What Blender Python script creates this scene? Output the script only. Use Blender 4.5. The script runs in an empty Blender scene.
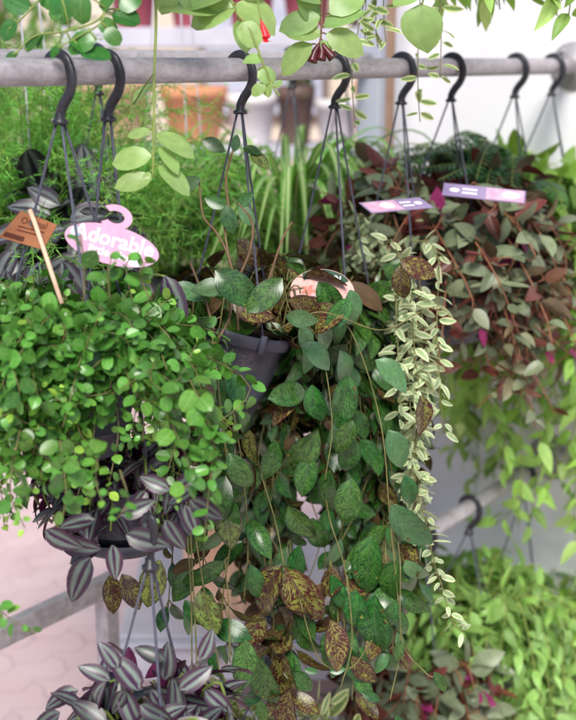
import bpy, math, random
import numpy as np
from mathutils import Vector, Matrix
rs = np.random.RandomState(11)
random.seed(5)
R = math.radians
scene = bpy.context.scene
col = scene.collection

# ------------------------------------------------------------------ camera
F = 1200.0
PITCH = math.atan(301 / F)
CP, SP = math.cos(PITCH), math.sin(PITCH)
EYE = np.array([0, 0, 1.62])
RIGHT = np.array([1., 0, 0]); UP = np.array([0, SP, CP]); FWD = np.array([0, CP, -SP])
def W(px, py, d):
    return EYE + FWD * d + RIGHT * ((px - 288) / F * d) + UP * ((360 - py) / F * d)
def zat(x, y, py):
    k = (360 - py) / F
    return EYE[2] + y * (k * CP - SP) / (CP + k * SP)
def unit(v):
    v = np.asarray(v, float); n = np.linalg.norm(v)
    return v / n if n > 1e-9 else np.array([0, 0, 1.])
cd = bpy.data.cameras.new('camera'); cam = bpy.data.objects.new('camera', cd); col.objects.link(cam)
cam.location = EYE; cam.rotation_euler = (math.pi / 2 - PITCH, 0, 0)
cd.sensor_fit = 'VERTICAL'; cd.sensor_height = 36; cd.sensor_width = 28.8; cd.lens = 60
cd.clip_start = 0.05; cd.clip_end = 500
cd.dof.use_dof = True; cd.dof.focus_distance = 1.72; cd.dof.aperture_fstop = 3.4; cd.dof.aperture_blades = 0
scene.camera = cam

# ------------------------------------------------------------------ light
world = bpy.data.worlds.new('World'); scene.world = world; world.use_nodes = True
nt = world.node_tree; nt.nodes.clear()
sky = nt.nodes.new('ShaderNodeTexSky'); sky.sky_type = 'NISHITA'; sky.sun_disc = False
SUN_EL, SUN_AZ = R(47), R(186)      # azimuth clockwise from +Y
sky.sun_elevation = SUN_EL; sky.sun_rotation = SUN_AZ
sky.air_density = 1.0; sky.dust_density = 1.0; sky.ozone_density = 1.0; sky.altitude = 0
bg = nt.nodes.new('ShaderNodeBackground'); bg.inputs['Strength'].default_value = 0.135
wo = nt.nodes.new('ShaderNodeOutputWorld')
nt.links.new(sky.outputs[0], bg.inputs[0]); nt.links.new(bg.outputs[0], wo.inputs[0])
sl = bpy.data.lights.new('sun', 'SUN'); sl.energy = 4.7; sl.angle = R(24); sl.color = (1, .96, .90)
so = bpy.data.objects.new('sun', sl); col.objects.link(so)
sd = Vector((math.sin(SUN_AZ) * math.cos(SUN_EL), math.cos(SUN_AZ) * math.cos(SUN_EL), math.sin(SUN_EL)))
so.rotation_euler = sd.to_track_quat('Z', 'Y').to_euler(); so.location = (0, 0, 8)
scene.view_settings.view_transform = 'Standard'; scene.view_settings.look = 'None'; scene.view_settings.exposure = 0
scene.cycles.max_bounces = 8; scene.cycles.transparent_max_bounces = 8

# ------------------------------------------------------------------ node helper
class N:
    def __init__(s, name):
        s.m = bpy.data.materials.new(name); s.m.use_nodes = True
        s.t = s.m.node_tree; s.t.nodes.clear(); s.o = s.t.nodes.new('ShaderNodeOutputMaterial')
    def n(s, typ, **kw):
        x = s.t.nodes.new('ShaderNode' + typ)
        for k, v in kw.items(): setattr(x, k, v)
        return x
    def l(s, a, b): s.t.links.new(a, b)
    def val(s, sock, v):
        if hasattr(v, 'is_output'): s.l(v, sock)
        else:
            if hasattr(sock, 'default_value') and not isinstance(v, (int, float)) and len(v) == 3 and sock.type == 'RGBA': v = (*v, 1)
            sock.default_value = v
    def math(s, op, a, b=0.0, c=0.0, clamp=False):
        x = s.n('Math', operation=op, use_clamp=clamp)
        s.val(x.inputs[0], a); s.val(x.inputs[1], b); s.val(x.inputs[2], c); return x.outputs[0]
    def mix(s, f, a, b, mode='MIX'):
        x = s.n('Mix', data_type='RGBA', blend_type=mode)
        s.val(x.inputs[0], f); s.val(x.inputs[6], a); s.val(x.inputs[7], b); return x.outputs[2]
    def ramp(s, f, stops, interp='LINEAR'):
        x = s.n('ValToRGB'); cr = x.color_ramp; cr.interpolation = interp
        while len(cr.elements) < len(stops): cr.elements.new(.5)
        for e, (p, c) in zip(cr.elements, stops):
            e.position = p; e.color = (*c, 1) if not isinstance(c, (int, float)) else (c, c, c, 1)
        s.l(f, x.inputs[0]); return x.outputs[0]
    def noise(s, vec, scale, detail=3, rough=.55, dist=0):
        x = s.n('TexNoise'); s.val(x.inputs['Vector'], vec); x.inputs['Scale'].default_value = scale
        x.inputs['Detail'].default_value = detail; x.inputs['Roughness'].default_value = rough; x.inputs['Distortion'].default_value = dist
        return x.outputs[0]
    def obj(s): return s.n('TexCoord').outputs['Object']
    def pos(s): return s.n('NewGeometry').outputs['Position']
    def uv(s, name):
        x = s.n('UVMap'); x.uv_map = name; sp = s.n('SeparateXYZ'); s.l(x.outputs[0], sp.inputs[0])
        return x.outputs[0], sp.outputs[0], sp.outputs[1]
    def hsv(s, c, h, sa, v):
        x = s.n('HueSaturation'); s.val(x.inputs['Hue'], h); s.val(x.inputs['Saturation'], sa); s.val(x.inputs['Value'], v); s.val(x.inputs['Color'], c)
        return x.outputs[0]
    def bump(s, h, st, dist=.002):
        x = s.n('Bump'); x.inputs['Strength'].default_value = st; x.inputs['Distance'].default_value = dist
        s.l(h, x.inputs['Height']); return x.outputs[0]
    def out(s, c, rough=.5, spec=.5, metal=0, normal=None, transl=0, tcol=None):
        p = s.n('BsdfPrincipled'); s.val(p.inputs['Base Color'], c); s.val(p.inputs['Roughness'], rough)
        s.val(p.inputs['Specular IOR Level'], spec); s.val(p.inputs['Metallic'], metal)
        if normal is not None: s.l(normal, p.inputs['Normal'])
        sh = p.outputs[0]
        if transl:
            t = s.n('BsdfTranslucent'); s.val(t.inputs['Color'], tcol if tcol is not None else c)
            mx = s.n('MixShader'); mx.inputs[0].default_value = transl
            s.l(sh, mx.inputs[1]); s.l(t.outputs[0], mx.inputs[2]); sh = mx.outputs[0]
        s.l(sh, s.o.inputs[0]); return s.m

def leaf_mat(name, colour, var=.5, hue=.03, rough=.4, spec=.5, transl=.22, vein=.25, bump=.12):
    """colour(n, au, v, coord, rnd) -> colour socket; au = 0 at the midrib, 1 at the edge"""
    n = N(name)
    vec, u, v = n.uv('UVMap'); _, r1, r2 = n.uv('rnd')
    au = n.math('MULTIPLY', n.math('ABSOLUTE', n.math('SUBTRACT', u, .5)), 2)
    off = n.n('CombineXYZ'); n.l(n.math('MULTIPLY', r1, 37), off.inputs[0]); n.l(n.math('MULTIPLY', r2, 53), off.inputs[1])
    ad = n.n('VectorMath', operation='ADD'); n.l(vec, ad.inputs[0]); n.l(off.outputs[0], ad.inputs[1])
    n.u = u; n.r1 = r1
    c = colour(n, au, v, ad.outputs[0], r2)
    # side veins + midrib
    vs = n.math('SUBTRACT', n.math('MULTIPLY', v, 42), n.math('MULTIPLY', au, 9))
    veins = n.math('POWER', n.math('ABSOLUTE', n.math('SINE', vs)), 6)
    mid = n.math('LESS_THAN', au, .06)
    h = n.math('ADD', n.math('MULTIPLY', veins, -.3), n.math('MULTIPLY', mid, -.8))
    c = n.mix(n.math('MULTIPLY', mid, vein), c, (.28, .4, .14))
    blot = n.noise(ad.outputs[0], 3.5, 2)
    val = n.math('ADD', n.math('ADD', n.math('MULTIPLY', r1, var), 1 - var / 2), n.math('MULTIPLY', n.math('SUBTRACT', blot, .5), .5))
    hh = n.math('ADD', .5 - hue / 2, n.math('MULTIPLY', r2, hue))
    c = n.hsv(c, hh, 1, val)
    tc = n.hsv(c, .49, 1.1, 1.35)
    nm = n.bump(n.math('ADD', h, n.math('MULTIPLY', blot, .8)), bump, .0015)
    rg = n.math('ADD', rough - .08, n.math('MULTIPLY', blot, .16))
    return n.out(c, rg, spec, 0, nm, transl, tc)

def plain_leaf(dark, light, tip=None):
    def f(n, au, v, co, r):
        c = n.mix(n.noise(co, 4, 3), dark, light)
        if tip: c = n.mix(n.math('MULTIPLY', n.math('POWER', r, 5), 1), c, tip)
        return c
    return f
def zebra(dk, silver, edge):
    def f(n, au, v, co, r):
        sc = n.n('Mapping'); sc.inputs['Scale'].default_value = (9, 1.2, 1); n.l(co, sc.inputs[0])
        w = n.math('ADD', au, n.math('MULTIPLY', n.math('SUBTRACT', n.noise(sc.outputs[0], 2.2, 3), .5), .35))
        w = n.math('ADD', w, n.math('MULTIPLY', n.math('SUBTRACT', v, .4), .12))
        c = n.ramp(w, [(.0, dk), (.13, dk), (.26, silver), (.50, tuple(.85 * x for x in silver)), (.70, edge), (1, edge)])
        st = n.n('Mapping'); st.inputs['Scale'].default_value = (16, 1.0, 1); n.l(co, st.inputs[0])
        return n.mix(n.ramp(n.noise(st.outputs[0], 3, 3), [(.46, 0.), (.75, .4)]), c, n.mix(.5, dk, edge))
    return f
def margin(center, rim, at=.55):
    def f(n, au, v, co, r):
        w = n.math('ADD', au, n.math('MULTIPLY', n.math('SUBTRACT', n.noise(co, 6, 2), .5), .3))
        tipw = n.math('MULTIPLY', n.math('GREATER_THAN', v, .88), .4)
        return n.ramp(n.math('ADD', w, tipw), [(0, center), (at - .06, center), (at + .1, rim), (1, rim)])
    return f
def mottle(base, net, scale=9, lo=.03, hi=.17, soft=1.):
    """worm-like broken network that runs out along the side veins"""
    def f(n, au, v, co, r):
        cb = n.n('CombineXYZ'); side = n.math('MULTIPLY', n.math('GREATER_THAN', n.u, .5), 9.3)
        n.l(n.math('ADD', n.math('ADD', n.math('MULTIPLY', au, .42), side), n.math('MULTIPLY', r, 61)), cb.inputs[0])
        n.l(n.math('MULTIPLY', n.math('SUBTRACT', v, n.math('MULTIPLY', au, .2)), 2.1), cb.inputs[1])
        n.l(n.math('MULTIPLY', n.r1, 43), cb.inputs[2])
        a = n.noise(cb.outputs[0], scale, 1.2, .5, .5)
        k = n.math('ABSOLUTE', n.math('SUBTRACT', a, .5))
        k2 = n.math('ABSOLUTE', n.math('SUBTRACT', n.noise(cb.outputs[0], scale * 1.5, 1, .5, .6), .45))
        k = n.math('MINIMUM', k, k2)
        k = n.ramp(k, [(lo, 1.), (hi, 0.)])
        brk = n.ramp(n.noise(co, scale * .6, 2), [(.34, .15 + .3 * (1 - soft)), (.54, 1.)])
        edge = n.ramp(au, [(.78, 1.), (.95, .15)])
        mid = n.ramp(au, [(.03, .0), (.1, 1.)])
        k = n.mix(1, n.mix(1, n.mix(1, k, brk, 'MULTIPLY'), edge, 'MULTIPLY'), mid, 'MULTIPLY')
        return n.mix(k, n.mix(n.noise(co, 2.2, 2), tuple(x * .7 for x in base), tuple(min(1, x * 1.35) for x in base)), net)
    return f
M = {}
M['callisia'] = leaf_mat('round_green_leaf', plain_leaf((.038, .165, .028), (.105, .32, .05), (.46, .57, .07)), .9, .06, .26, .5, .15, .3)
M['zebrina'] = leaf_mat('striped_purple_leaf', zebra((.04, .012, .04), (.14, .18, .15), (.045, .02, .04)), .8, .03, .33, .45, .06, 0, .08)
M['zebrina_dark'] = leaf_mat('striped_dark_leaf', zebra((.016, .012, .02), (.13, .15, .145), (.035, .024, .035)), .8, .02, .33, .45, .08, 0, .08)
M['zebrina_back'] = leaf_mat('purple_leaf_underside', plain_leaf((.10, .015, .06), (.16, .03, .10)), .5, .02, .4, .4, .2, 0)
M['aesch'] = leaf_mat('mottled_green_leaf', mottle((.013, .056, .010), (.06, .17, .028), 5, .01, .07, .3), .55, .05, .29, .46, .06, .12, .08)
M['aesch_pale'] = leaf_mat('bluish_green_leaf', mottle((.048, .115, .045), (.085, .19, .06), 5, .01, .08, .3), .6, .03, .34, .45, .05, .12, .08)
M['aesch_back'] = leaf_mat('maroon_net_leaf', mottle((.055, .011, .013), (.22, .235, .045), 4.6, .022, .045), .6, .03, .34, .4, .08, .1, .08)
M['aesch_yellow'] = leaf_mat('olive_net_leaf', mottle((.06, .05, .02), (.19, .25, .055), 4.2, .03, .08), .5, .03, .34, .4, .12, .1, .08)
M['dischidia'] = leaf_mat('cream_edged_leaf', margin((.30, .42, .21), (.66, .70, .42), .55), .6, .03, .4, .4, .2, .1)
M['dischidia_green'] = leaf_mat('cream_edged_green_leaf', margin((.19, .30, .10), (.60, .65, .30), .5), .35, .03, .4, .4, .22, .1)
M['red_top'] = leaf_mat('grey_green_leaf', plain_leaf((.10, .145, .07), (.235, .28, .165), (.24, .10, .06)), .6, .03, .4, .4, .15, .05)
M['red_back'] = leaf_mat('maroon_leaf', plain_leaf((.10, .028, .020), (.20, .06, .042)), .7, .04, .42, .4, .2, .02)
M['red_under'] = leaf_mat('dusky_green_leaf', plain_leaf((.12, .10, .05), (.21, .16, .10), (.22, .06, .05)), .7, .04, .42, .4, .2, .02)
M['magenta'] = leaf_mat('magenta_leaf', plain_leaf((.25, .02, .10), (.38, .04, .17)), .5, .03, .42, .4, .2, .02)
M['lime'] = leaf_mat('lime_leaf', plain_leaf((.16, .37, .05), (.33, .54, .11), (.57, .65, .27)), .8, .03, .45, .4, .3, .2)
M['palegreen'] = leaf_mat('pale_green_leaf', plain_leaf((.13, .32, .06), (.30, .49, .13), (.58, .66, .32)), .9, .03, .45, .4, .28, .2)
M['hoya'] = leaf_mat('pale_hoya_leaf', plain_leaf((.20, .36, .09), (.36, .50, .18)), .35, .02, .38, .5, .28, .35)
M['hoya_dark'] = leaf_mat('glossy_green_leaf', plain_leaf((.025, .12, .02), (.07, .22, .035)), .7, .03, .3, .6, .2, .2)
M['needle'] = leaf_mat('fern_needle', plain_leaf((.12, .36, .05), (.27, .55, .11)), .8, .05, .5, .3, .3, 0, 0)
M['fern'] = leaf_mat('dark_fern_leaf', plain_leaf((.015, .08, .02), (.05, .17, .04)), .7, .03, .4, .4, .2, .1)
def spider(n, au, v, co, r):
    w = n.math('ADD', au, n.math('MULTIPLY', n.math('SUBTRACT', n.noise(co, 3, 1), .5), .15))
    return n.ramp(w, [(0, (.55, .64, .34)), (.22, (.48, .60, .27)), (.36, (.15, .34, .06)), (1, (.19, .42, .08))])
M['spider'] = leaf_mat('cream_striped_leaf', spider, .5, .03, .4, .4, .25, 0)
M['shrub'] = leaf_mat('background_leaf', plain_leaf((.07, .16, .03), (.17, .3, .07)), .9, .05, .5, .3, .2, .1)
M['dry'] = leaf_mat('dry_leaf', plain_leaf((.07, .045, .02), (.14, .09, .04)), .5, .03, .6, .2, .1, .1)

def simple(name, a, b, scale=30, rough=.5, spec=.4, metal=0, bump=.0, transl=0):
    n = N(name); x = n.noise(n.pos(), scale, 4); c = n.mix(n.ramp(x, [(.3, 0.), (.7, 1.)]), a, b)
    return n.out(c, n.math('ADD', rough - .1, n.math('MULTIPLY', x, .2)), spec, metal, n.bump(x, bump, .003) if bump else None, transl)
M['stem_green'] = simple('green_stem', (.14, .2, .04), (.24, .3, .07), 60)
M['stem_olive'] = simple('olive_stem', (.10, .10, .03), (.20, .18, .06), 60)
M['stem_red'] = simple('reddish_stem', (.20, .07, .035), (.30, .13, .06), 60)
M['stem_brown'] = simple('brown_stem', (.12, .06, .03), (.2, .12, .06), 60)
M['calyx'] = simple('maroon_flower', (.05, .008, .01), (.11, .015, .02), 90, .35)
M['redflower'] = simple('scarlet_flower', (.65, .02, .03), (.75, .04, .05), 50, .4)
M['hook'] = simple('dark_plastic_hook', (.016, .017, .022), (.034, .034, .044), 160, .38, .4, 0, .1)
M['cord'] = simple('slate_plastic_cord', (.055, .058, .085), (.09, .095, .13), 120, .45)
def potm():
    n = N('charcoal_plastic'); p = n.pos(); a = n.noise(p, 45, 4); d_ = n.noise(p, 170, 5, .7); b_ = n.noise(p, 14, 4)
    c = n.mix(a, (.034, .037, .053), (.055, .059, .082))
    c = n.mix(n.ramp(n.math('MULTIPLY', d_, b_), [(.29, 0.), (.40, .55)]), c, (.16, .13, .11))
    return n.out(c, n.math('ADD', .32, n.math('MULTIPLY', b_, .3)), .5, 0, n.bump(a, .08, .002))
M['pot'] = potm()
M['soil'] = simple('potting_soil', (.012, .008, .005), (.04, .027, .018), 120, .9, .1, 0, .8)
def galv():
    n = N('weathered_galvanised_steel'); p = n.pos()
    mp = n.n('Mapping'); mp.inputs['Rotation'].default_value = (0, 0, math.atan2(.594, .805)); n.l(p, mp.inputs[0])
    mp2 = n.n('Mapping'); mp2.inputs['Scale'].default_value = (6, 1, 1); n.l(mp.outputs[0], mp2.inputs[0])
    a = n.noise(p, 28, 5, .6); b = n.noise(mp2.outputs[0], 55, 4, .65); sp = n.noise(p, 260, 2)
    c = n.mix(n.ramp(a, [(.3, 0.), (.7, 1.)]), (.36, .34, .36), (.52, .50, .52))
    c = n.mix(n.ramp(b, [(.42, 0.), (.75, .6)]), c, (.2, .175, .165))
    c = n.mix(n.ramp(sp, [(.6, 0.), (.75, .35)]), c, (.12, .11, .11))
    return n.out(c, n.math('ADD', .42, n.math('MULTIPLY', a, .25)), .5, .25, n.bump(a, .12, .002))
M['steel'] = galv()
M['white_metal'] = simple('white_painted_metal', (.48, .47, .54), (.60, .59, .66), 8, .4)
M['terracotta'] = simple('terracotta', (.62, .25, .12), (.76, .38, .22), 12, .8, .2, 0, .1)
M['peach'] = simple('peach_clay', (.78, .46, .30), (.86, .58, .42), 10, .8, .2)
M['red_glaze'] = simple('dusky_red_glaze', (.34, .06, .09), (.42, .10, .13), 10, .4)
M['brown_glaze'] = simple('brown_glaze', (.10, .06, .05), (.16, .1, .08), 10, .5)
M['white_pot'] = simple('white_ceramic', (.72, .68, .68), (.82, .79, .78), 10, .4)
M['wood'] = simple('pale_wood', (.42, .27, .17), (.6, .42, .29), 50, .7, .2, 0, .1)
M['yellow'] = simple('yellow_petal', (.75, .45, .03), (.85, .6, .05), 30, .6)
def wallm():
    n = N('lilac_white_plaster'); p = n.pos(); a = n.noise(p, 3.2, 4, .5); f = n.noise(p, 140, 4)
    c = n.mix(n.ramp(a, [(.45, 0.), (.75, .55)]), (.86, .84, .88), (.83, .75, .73))
    return n.out(c, .75, .2, 0, n.bump(f, .15, .002))
M['wall'] = wallm()
M['post'] = simple('blue_grey_paint', (.40, .42, .52), (.5, .51, .6), 6, .45)
M['trim'] = simple('brown_trim', (.3, .18, .12), (.38, .24, .17), 20, .6)
def paver():
    n = N('pink_interlocking_pavers'); p = n.pos(); sp = n.n('SeparateXYZ'); n.l(p, sp.inputs[0])
    def rot(a, b, s): return n.math('ADD', n.math('MULTIPLY', sp.outputs[0], a), n.math('MULTIPLY', sp.outputs[1], b))
    ux = rot(.80, .6, 0); uy = rot(-.6, .80, 0)
    zig = n.math('MULTIPLY', n.math('PINGPONG', ux, .055), .7)
    cb = n.n('CombineXYZ'); n.l(n.math('ADD', ux, n.math('MULTIPLY', n.math('PINGPONG', uy, .05), .35)), cb.inputs[0]); n.l(n.math('ADD', uy, zig), cb.inputs[1])
    br = n.n('TexBrick'); n.l(cb.outputs[0], br.inputs['Vector']); br.inputs['Scale'].default_value = 1
    br.inputs['Brick Width'].default_value = .22; br.inputs['Row Height'].default_value = .11
    br.inputs['Mortar Size'].default_value = .004; br.inputs['Mortar Smooth'].default_value = .4
    br.inputs['Color1'].default_value = (.64, .46, .47, 1); br.inputs['Color2'].default_value = (.71, .52, .52, 1); br.inputs['Mortar'].default_value = (.46, .325, .33, 1)
    a = n.noise(p, 5, 5); g = n.noise(p, 300, 2)
    c = n.mix(n.ramp(a, [(.35, 0.), (.75, .6)]), br.outputs[0], (.74, .60, .60)); c = n.mix(.12, c, g, 'MULTIPLY')
    return n.out(c, .85, .2, 0, n.bump(br.outputs['Fac'], -.4, .004))
M['paver'] = paver()

# ------------------------------------------------------------------ mesh collector
def grid_faces(a, b, wrap=False):
    f = []
    for i in range(a - 1):
        for j in range(b if wrap else b - 1):
            k = (j + 1) % b
            f.append((i * b + j, i * b + k, (i + 1) * b + k, (i + 1) * b + j))
    return f
SS = np.linspace(0, 1, 8)
def prof(kind):
    s = SS
    if kind == 'round': w = np.sqrt(np.clip(1 - (2 * s ** .9 - 1) ** 2, 0, 1)) ** .9
    elif kind == 'ellip': w = np.sin(np.pi * s ** .92) ** .72
    elif kind == 'oval': w = np.sin(np.pi * s ** .95) ** .55
    elif kind == 'ovate': w = s ** .55 * (1 - s) ** .8
    elif kind == 'acute': w = s ** .55 * (1 - s) ** 1.0 
    elif kind == 'lance': w = s ** .6 * (1 - s) ** .75
    elif kind == 'strap': w = np.minimum(1, s * 6 + .5) * np.minimum(1, (1 - s) * 1.8) ** .8
    w = w / w.max(); w[0] = max(w[0], .06); w[-1] = .015
    return w
PROF = {k: prof(k) for k in ('round', 'ellip', 'oval', 'ovate', 'acute', 'lance', 'strap')}
TT = np.array([-1, -.5, 0, .5, 1.])
LF = grid_faces(8, 5)
class G:
    def __init__(s): s.v = []; s.f = []; s.uv = []; s.r = []; s.mi = []; s.n = 0
    def add(s, v, f, uv=None, r=(.5, .5), m=0):
        v = np.asarray(v, float); k = len(v)
        s.v.append(v); s.f.extend([tuple(i + s.n for i in q) for q in f]); s.mi.extend([m] * len(f))
        s.uv.append(np.full((k, 2), .5) if uv is None else uv)
        s.r.append(np.tile(np.array(r, float), (k, 1))); s.n += k
    def tube(s, p, r, sides=6, m=0, r1=None, flat=None, cap=True):
        p = np.asarray(p, float); k = len(p)
        t = np.gradient(p, axis=0); t /= np.maximum(np.linalg.norm(t, axis=1), 1e-9)[:, None]
        ref = np.array([0, 0, 1.]) if abs(t[0][2]) < .9 else np.array([1., 0, 0])
        if flat is not None: ref = flat
        a = unit(np.cross(t[0], ref)); vs = []
        an = np.arange(sides) * 2 * math.pi / sides
        rr = np.linspace(r, r if r1 is None else r1, k) if np.isscalar(r) else np.asarray(r)
        for i in range(k):
            a = unit(a - t[i] * np.dot(a, t[i])); b = np.cross(t[i], a)
            vs.append(p[i] + rr[i] * (np.cos(an)[:, None] * a * (1.0 if flat is None else 1.5) + np.sin(an)[:, None] * b))
        f = grid_faces(k, sides, True)
        if cap: f += [tuple(range(sides))[::-1], tuple((k - 1) * sides + j for j in range(sides))]
        s.add(np.concatenate(vs), f, m=m)
    def leaf(s, o, d, nrm, L, Wd, kind, bend=.3, cup=.2, m=0, back=None, wave=0, r=None):
        d = unit(d); nrm = np.asarray(nrm, float); nrm = nrm - d * np.dot(d, nrm); nrm = unit(nrm); sd_ = np.cross(nrm, d)
        w = PROF[kind]; b = bend if abs(bend) > .02 else .02
        x = np.sin(b * SS) / b * L; z = -(1 - np.cos(b * SS)) / b * L
        y = w[:, None] * TT[None, :] * Wd / 2
        zz = z[:, None] + cup * np.abs(y) - .35 * cup * y ** 2 / (Wd / 2)
        if wave: 
            ph = rs.rand() * 6
            zz = zz + wave * Wd * np.sin(SS * 9 + ph)[:, None] * TT[None, :] * np.abs(TT)[None, :]
        # slight side sweep
        y = y + (rs.rand() - .5) * .22 * L * (SS ** 2)[:, None]
        v = (o + x[:, None, None] * d + y[:, :, None] * sd_ + zz[:, :, None] * nrm).reshape(-1, 3)
        uv = np.stack([np.tile(TT / 2 + .5, 8), np.repeat(SS, 5)], 1)
        if r is None: r = rs.rand(2)
        s.add(v, LF, uv, r, m)
        if back is not None:
            s.add(v - nrm * .0007, [q[::-1] for q in LF], uv, r, back)
    def box(s, c, hx, hy, hz, ax=None, m=0, bev=.12):
        ax = np.eye(3) if ax is None else ax
        b = bev * min(hx, hy, hz)
        bm = []
        prof8 = [(-1, -1), (1, -1), (1, 1), (-1, 1)]
        ring = []
        for z, ins in ((-hz, b), (-hz + b, 0), (hz - b, 0), (hz, b)):
            for sx, sy in prof8:
                for e in ((0, 1), (1, 0)) if sx * sy > 0 else ((1, 0), (0, 1)):
                    ring.append((sx * (hx - ins - b * e[0]), sy * (hy - ins - b * e[1]), z))
        v = np.array(ring); f = grid_faces(4, 8, True) + [tuple(range(8))[::-1], tuple(24 + j for j in range(8))]
        s.add(c + v @ ax, f, m=m)
    def lathe(s, prof_, c, seg=40, mat=None, m=0):
        an = np.arange(seg) * 2 * math.pi / seg
        v = np.concatenate([np.stack([r * np.cos(an), r * np.sin(an), np.full(seg, z)], 1) for r, z in prof_])
        if mat is not None: v = v @ mat.T
        s.add(v + c, grid_faces(len(prof_), seg, True), m=m)
    def build(s, name, mats, parent=None, smooth=True, origin=None):
        if s.n == 0: return None
        v = np.concatenate(s.v)
        if parent is not None: v = v - np.array(parent['_o'])
        elif origin is not None: v = v - origin
        me = bpy.data.meshes.new(name); me.from_pydata(v.tolist(), [], s.f)
        uv = np.concatenate(s.uv); r = np.concatenate(s.r)
        li = np.empty(len(me.loops), dtype=np.int32); me.loops.foreach_get('vertex_index', li)
        a = me.uv_layers.new(name='UVMap'); a.data.foreach_set('uv', uv[li].astype(np.float32).ravel())
        a = me.uv_layers.new(name='rnd'); a.data.foreach_set('uv', r[li].astype(np.float32).ravel())
        for x in (mats if isinstance(mats, (list, tuple)) else [mats]): me.materials.append(x)
        me.polygons.foreach_set('material_index', np.array(s.mi, dtype=np.int32))
        me.polygons.foreach_set('use_smooth', np.full(len(s.f), smooth)); me.update()
        o = bpy.data.objects.new(name, me); col.objects.link(o)
        if parent is not None:
            o.parent = parent; o['_o'] = list(parent['_o'])
        elif origin is not None: o.location = origin
        return o
def thing(name, label, cat, loc, group=None):
    o = bpy.data.objects.new(name, None); col.objects.link(o); o.location = loc
    o.empty_display_size = .05
    o['label'] = label; o['category'] = cat; o['_o'] = [float(x) for x in loc]
    if group: o['group'] = group
    return o
def tag(o, label, cat, group=None):
    o['label'] = label; o['category'] = cat
    if group: o['group'] = group
    return o
def catmull(p, n=8):
    p = np.asarray(p, float); q = np.vstack([2 * p[0] - p[1], p, 2 * p[-1] - p[-2]]); out = []
    for i in range(1, len(q) - 2):
        a, b, c, d = q[i - 1:i + 3]
        for t in np.linspace(0, 1, n, endpoint=False):
            out.append(.5 * (2 * b + (c - a) * t + (2 * a - 5 * b + 4 * c - d) * t * t + (3 * b - a - 3 * c + d) * t ** 3))
    out.append(p[-1]); return np.array(out)
def pxpath(l, n=8): return catmull([W(*a) for a in l], n)

# ------------------------------------------------------------------ rails
VPX = 1200.
def front(px): return W(px, 72.5 + (59 - 72.5) * px / VPX, 1.43 * VPX / (VPX - px))
def rear(px): return W(px, 59.3 + (59 - 59.3) * px / VPX, 1.95 * VPX / (VPX - px))
RD = unit(front(500) - front(0)); RN = np.array([RD[1], -RD[0], 0.])    # along the rail; across, toward the camera
RAIL_R = .0172
rail_end = front(573)
DROP = EYE[2] * 0 + (rail_end[2] - zat(rail_end[0], rail_end[1], 457))
def lower(px):
    base = rail_end - np.array([0, 0, DROP]); a = 0.; lo, hi = 0., 3.
    for _ in range(50):
        mid = (lo + hi) / 2; q = base - RD * mid - EYE
        x = 288 + F * q[0] / (q @ FWD)
        if x > px: lo = mid
        else: hi = mid
    return base - RD * lo
def flange(name, at, r, label, parent):
    g = G(); ax = np.stack([RN, np.cross(RD, RN) * 1., RD], 1)   # z -> RD
    g.lathe([(r * .4, -.012), (r * .55, -.012), (r * .58, -.006), (r * 1.38, -.005), (r * 1.45, -.001), (r * 1.45, .002)], at, 40, ax)
    for a in (.6, 2.2, 3.8, 5.3):
        g.lathe([(0, -.011), (.004, -.011), (.005, -.009), (.005, -.004)], at + r * 1.1 * (math.cos(a) * RN + math.sin(a) * np.array([0, 0, 1.])), 8, ax)
    return g.build(name, M['steel'], parent)
def rail(name, label, a, b, r, flange_r=None, group=None):
    t = thing(name, label, 'rail', (a + b) / 2, group)
    g = G(); k = 24; g.tube([a + (b - a) * i / k for i in range(k + 1)], r, 28); g.build('pipe', M['steel'], t)
    if flange_r: flange('wall_flange', b, flange_r, '', t)
    return t
A0 = front(-420)
post_xy = front(-420)
rail('hanging_rail', 'long grey galvanised pipe across the top carrying the front row of hooks', A0, rail_end, RAIL_R, .038)
rail('hanging_rail', 'lower grey galvanised pipe behind the trailing plants, ending on the white wall', A0 - np.array([0, 0, DROP]), rail_end - np.array([0, 0, DROP]), .0172, .04)
P2 = rear(375)
rail('hanging_rail', 'second pipe just behind the front top rail, ending at the blue grey post', rear(-380), P2 - RD * .036, .0165)

# ------------------------------------------------------------------ wall, post, ground
g = G(); S = 60
g.add([(-S, -20, 0), (S, -20, 0), (S, S * 2, 0), (-S, S * 2, 0)], [(0, 1, 2, 3)])
o = g.build('ground', M['paver'], None, False); o['kind'] = 'structure'
WD = np.array([-RD[1], RD[0], 0.])       # along the wall to the left (away from the camera)
wl = rail_end + RD * .002
ax = np.stack([WD, RD, np.array([0, 0, 1.])])
g = G(); left = .52; rightw = 2.6
cw = wl + WD * (left - rightw) / 2 + RD * .06; cw[2] = 1.6
g.box(cw, (left + rightw) / 2, .06, 1.6, ax, 0, .02)
tag(g.build('wall', M['wall'], None, False, cw), 'lilac white plastered wall at the right, behind the hooks and trailing plants', 'wall')
g = G(); c = P2.copy(); c[2] = 1.5
g.box(c, .031, .031, 1.5, ax, 0, .1)
t = thing('post', 'blurred blue grey square steel post at the left edge of the white wall', 'post', (c[0], c[1], 0))
g.build('upright', M['post'], t, False)
g = G(); g.box(c + WD * -.0365 + RD * .012, .005, .012, 1.5, ax); g.build('edge_trim', M['trim'], t, False)
# post out of frame that carries the near ends of the rails
for f_ in (front, rear):
    q = f_(-420 if f_ is front else -380) - RD * .03; q[2] = 1.2
    g = G(); g.box(q, .03, .03, 1.2, ax); tag(g.build('post', M['post'], None, False, q), 'steel post beyond the left edge holding the near end of the rails', 'post', 'posts at the near ends of the rails')

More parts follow.
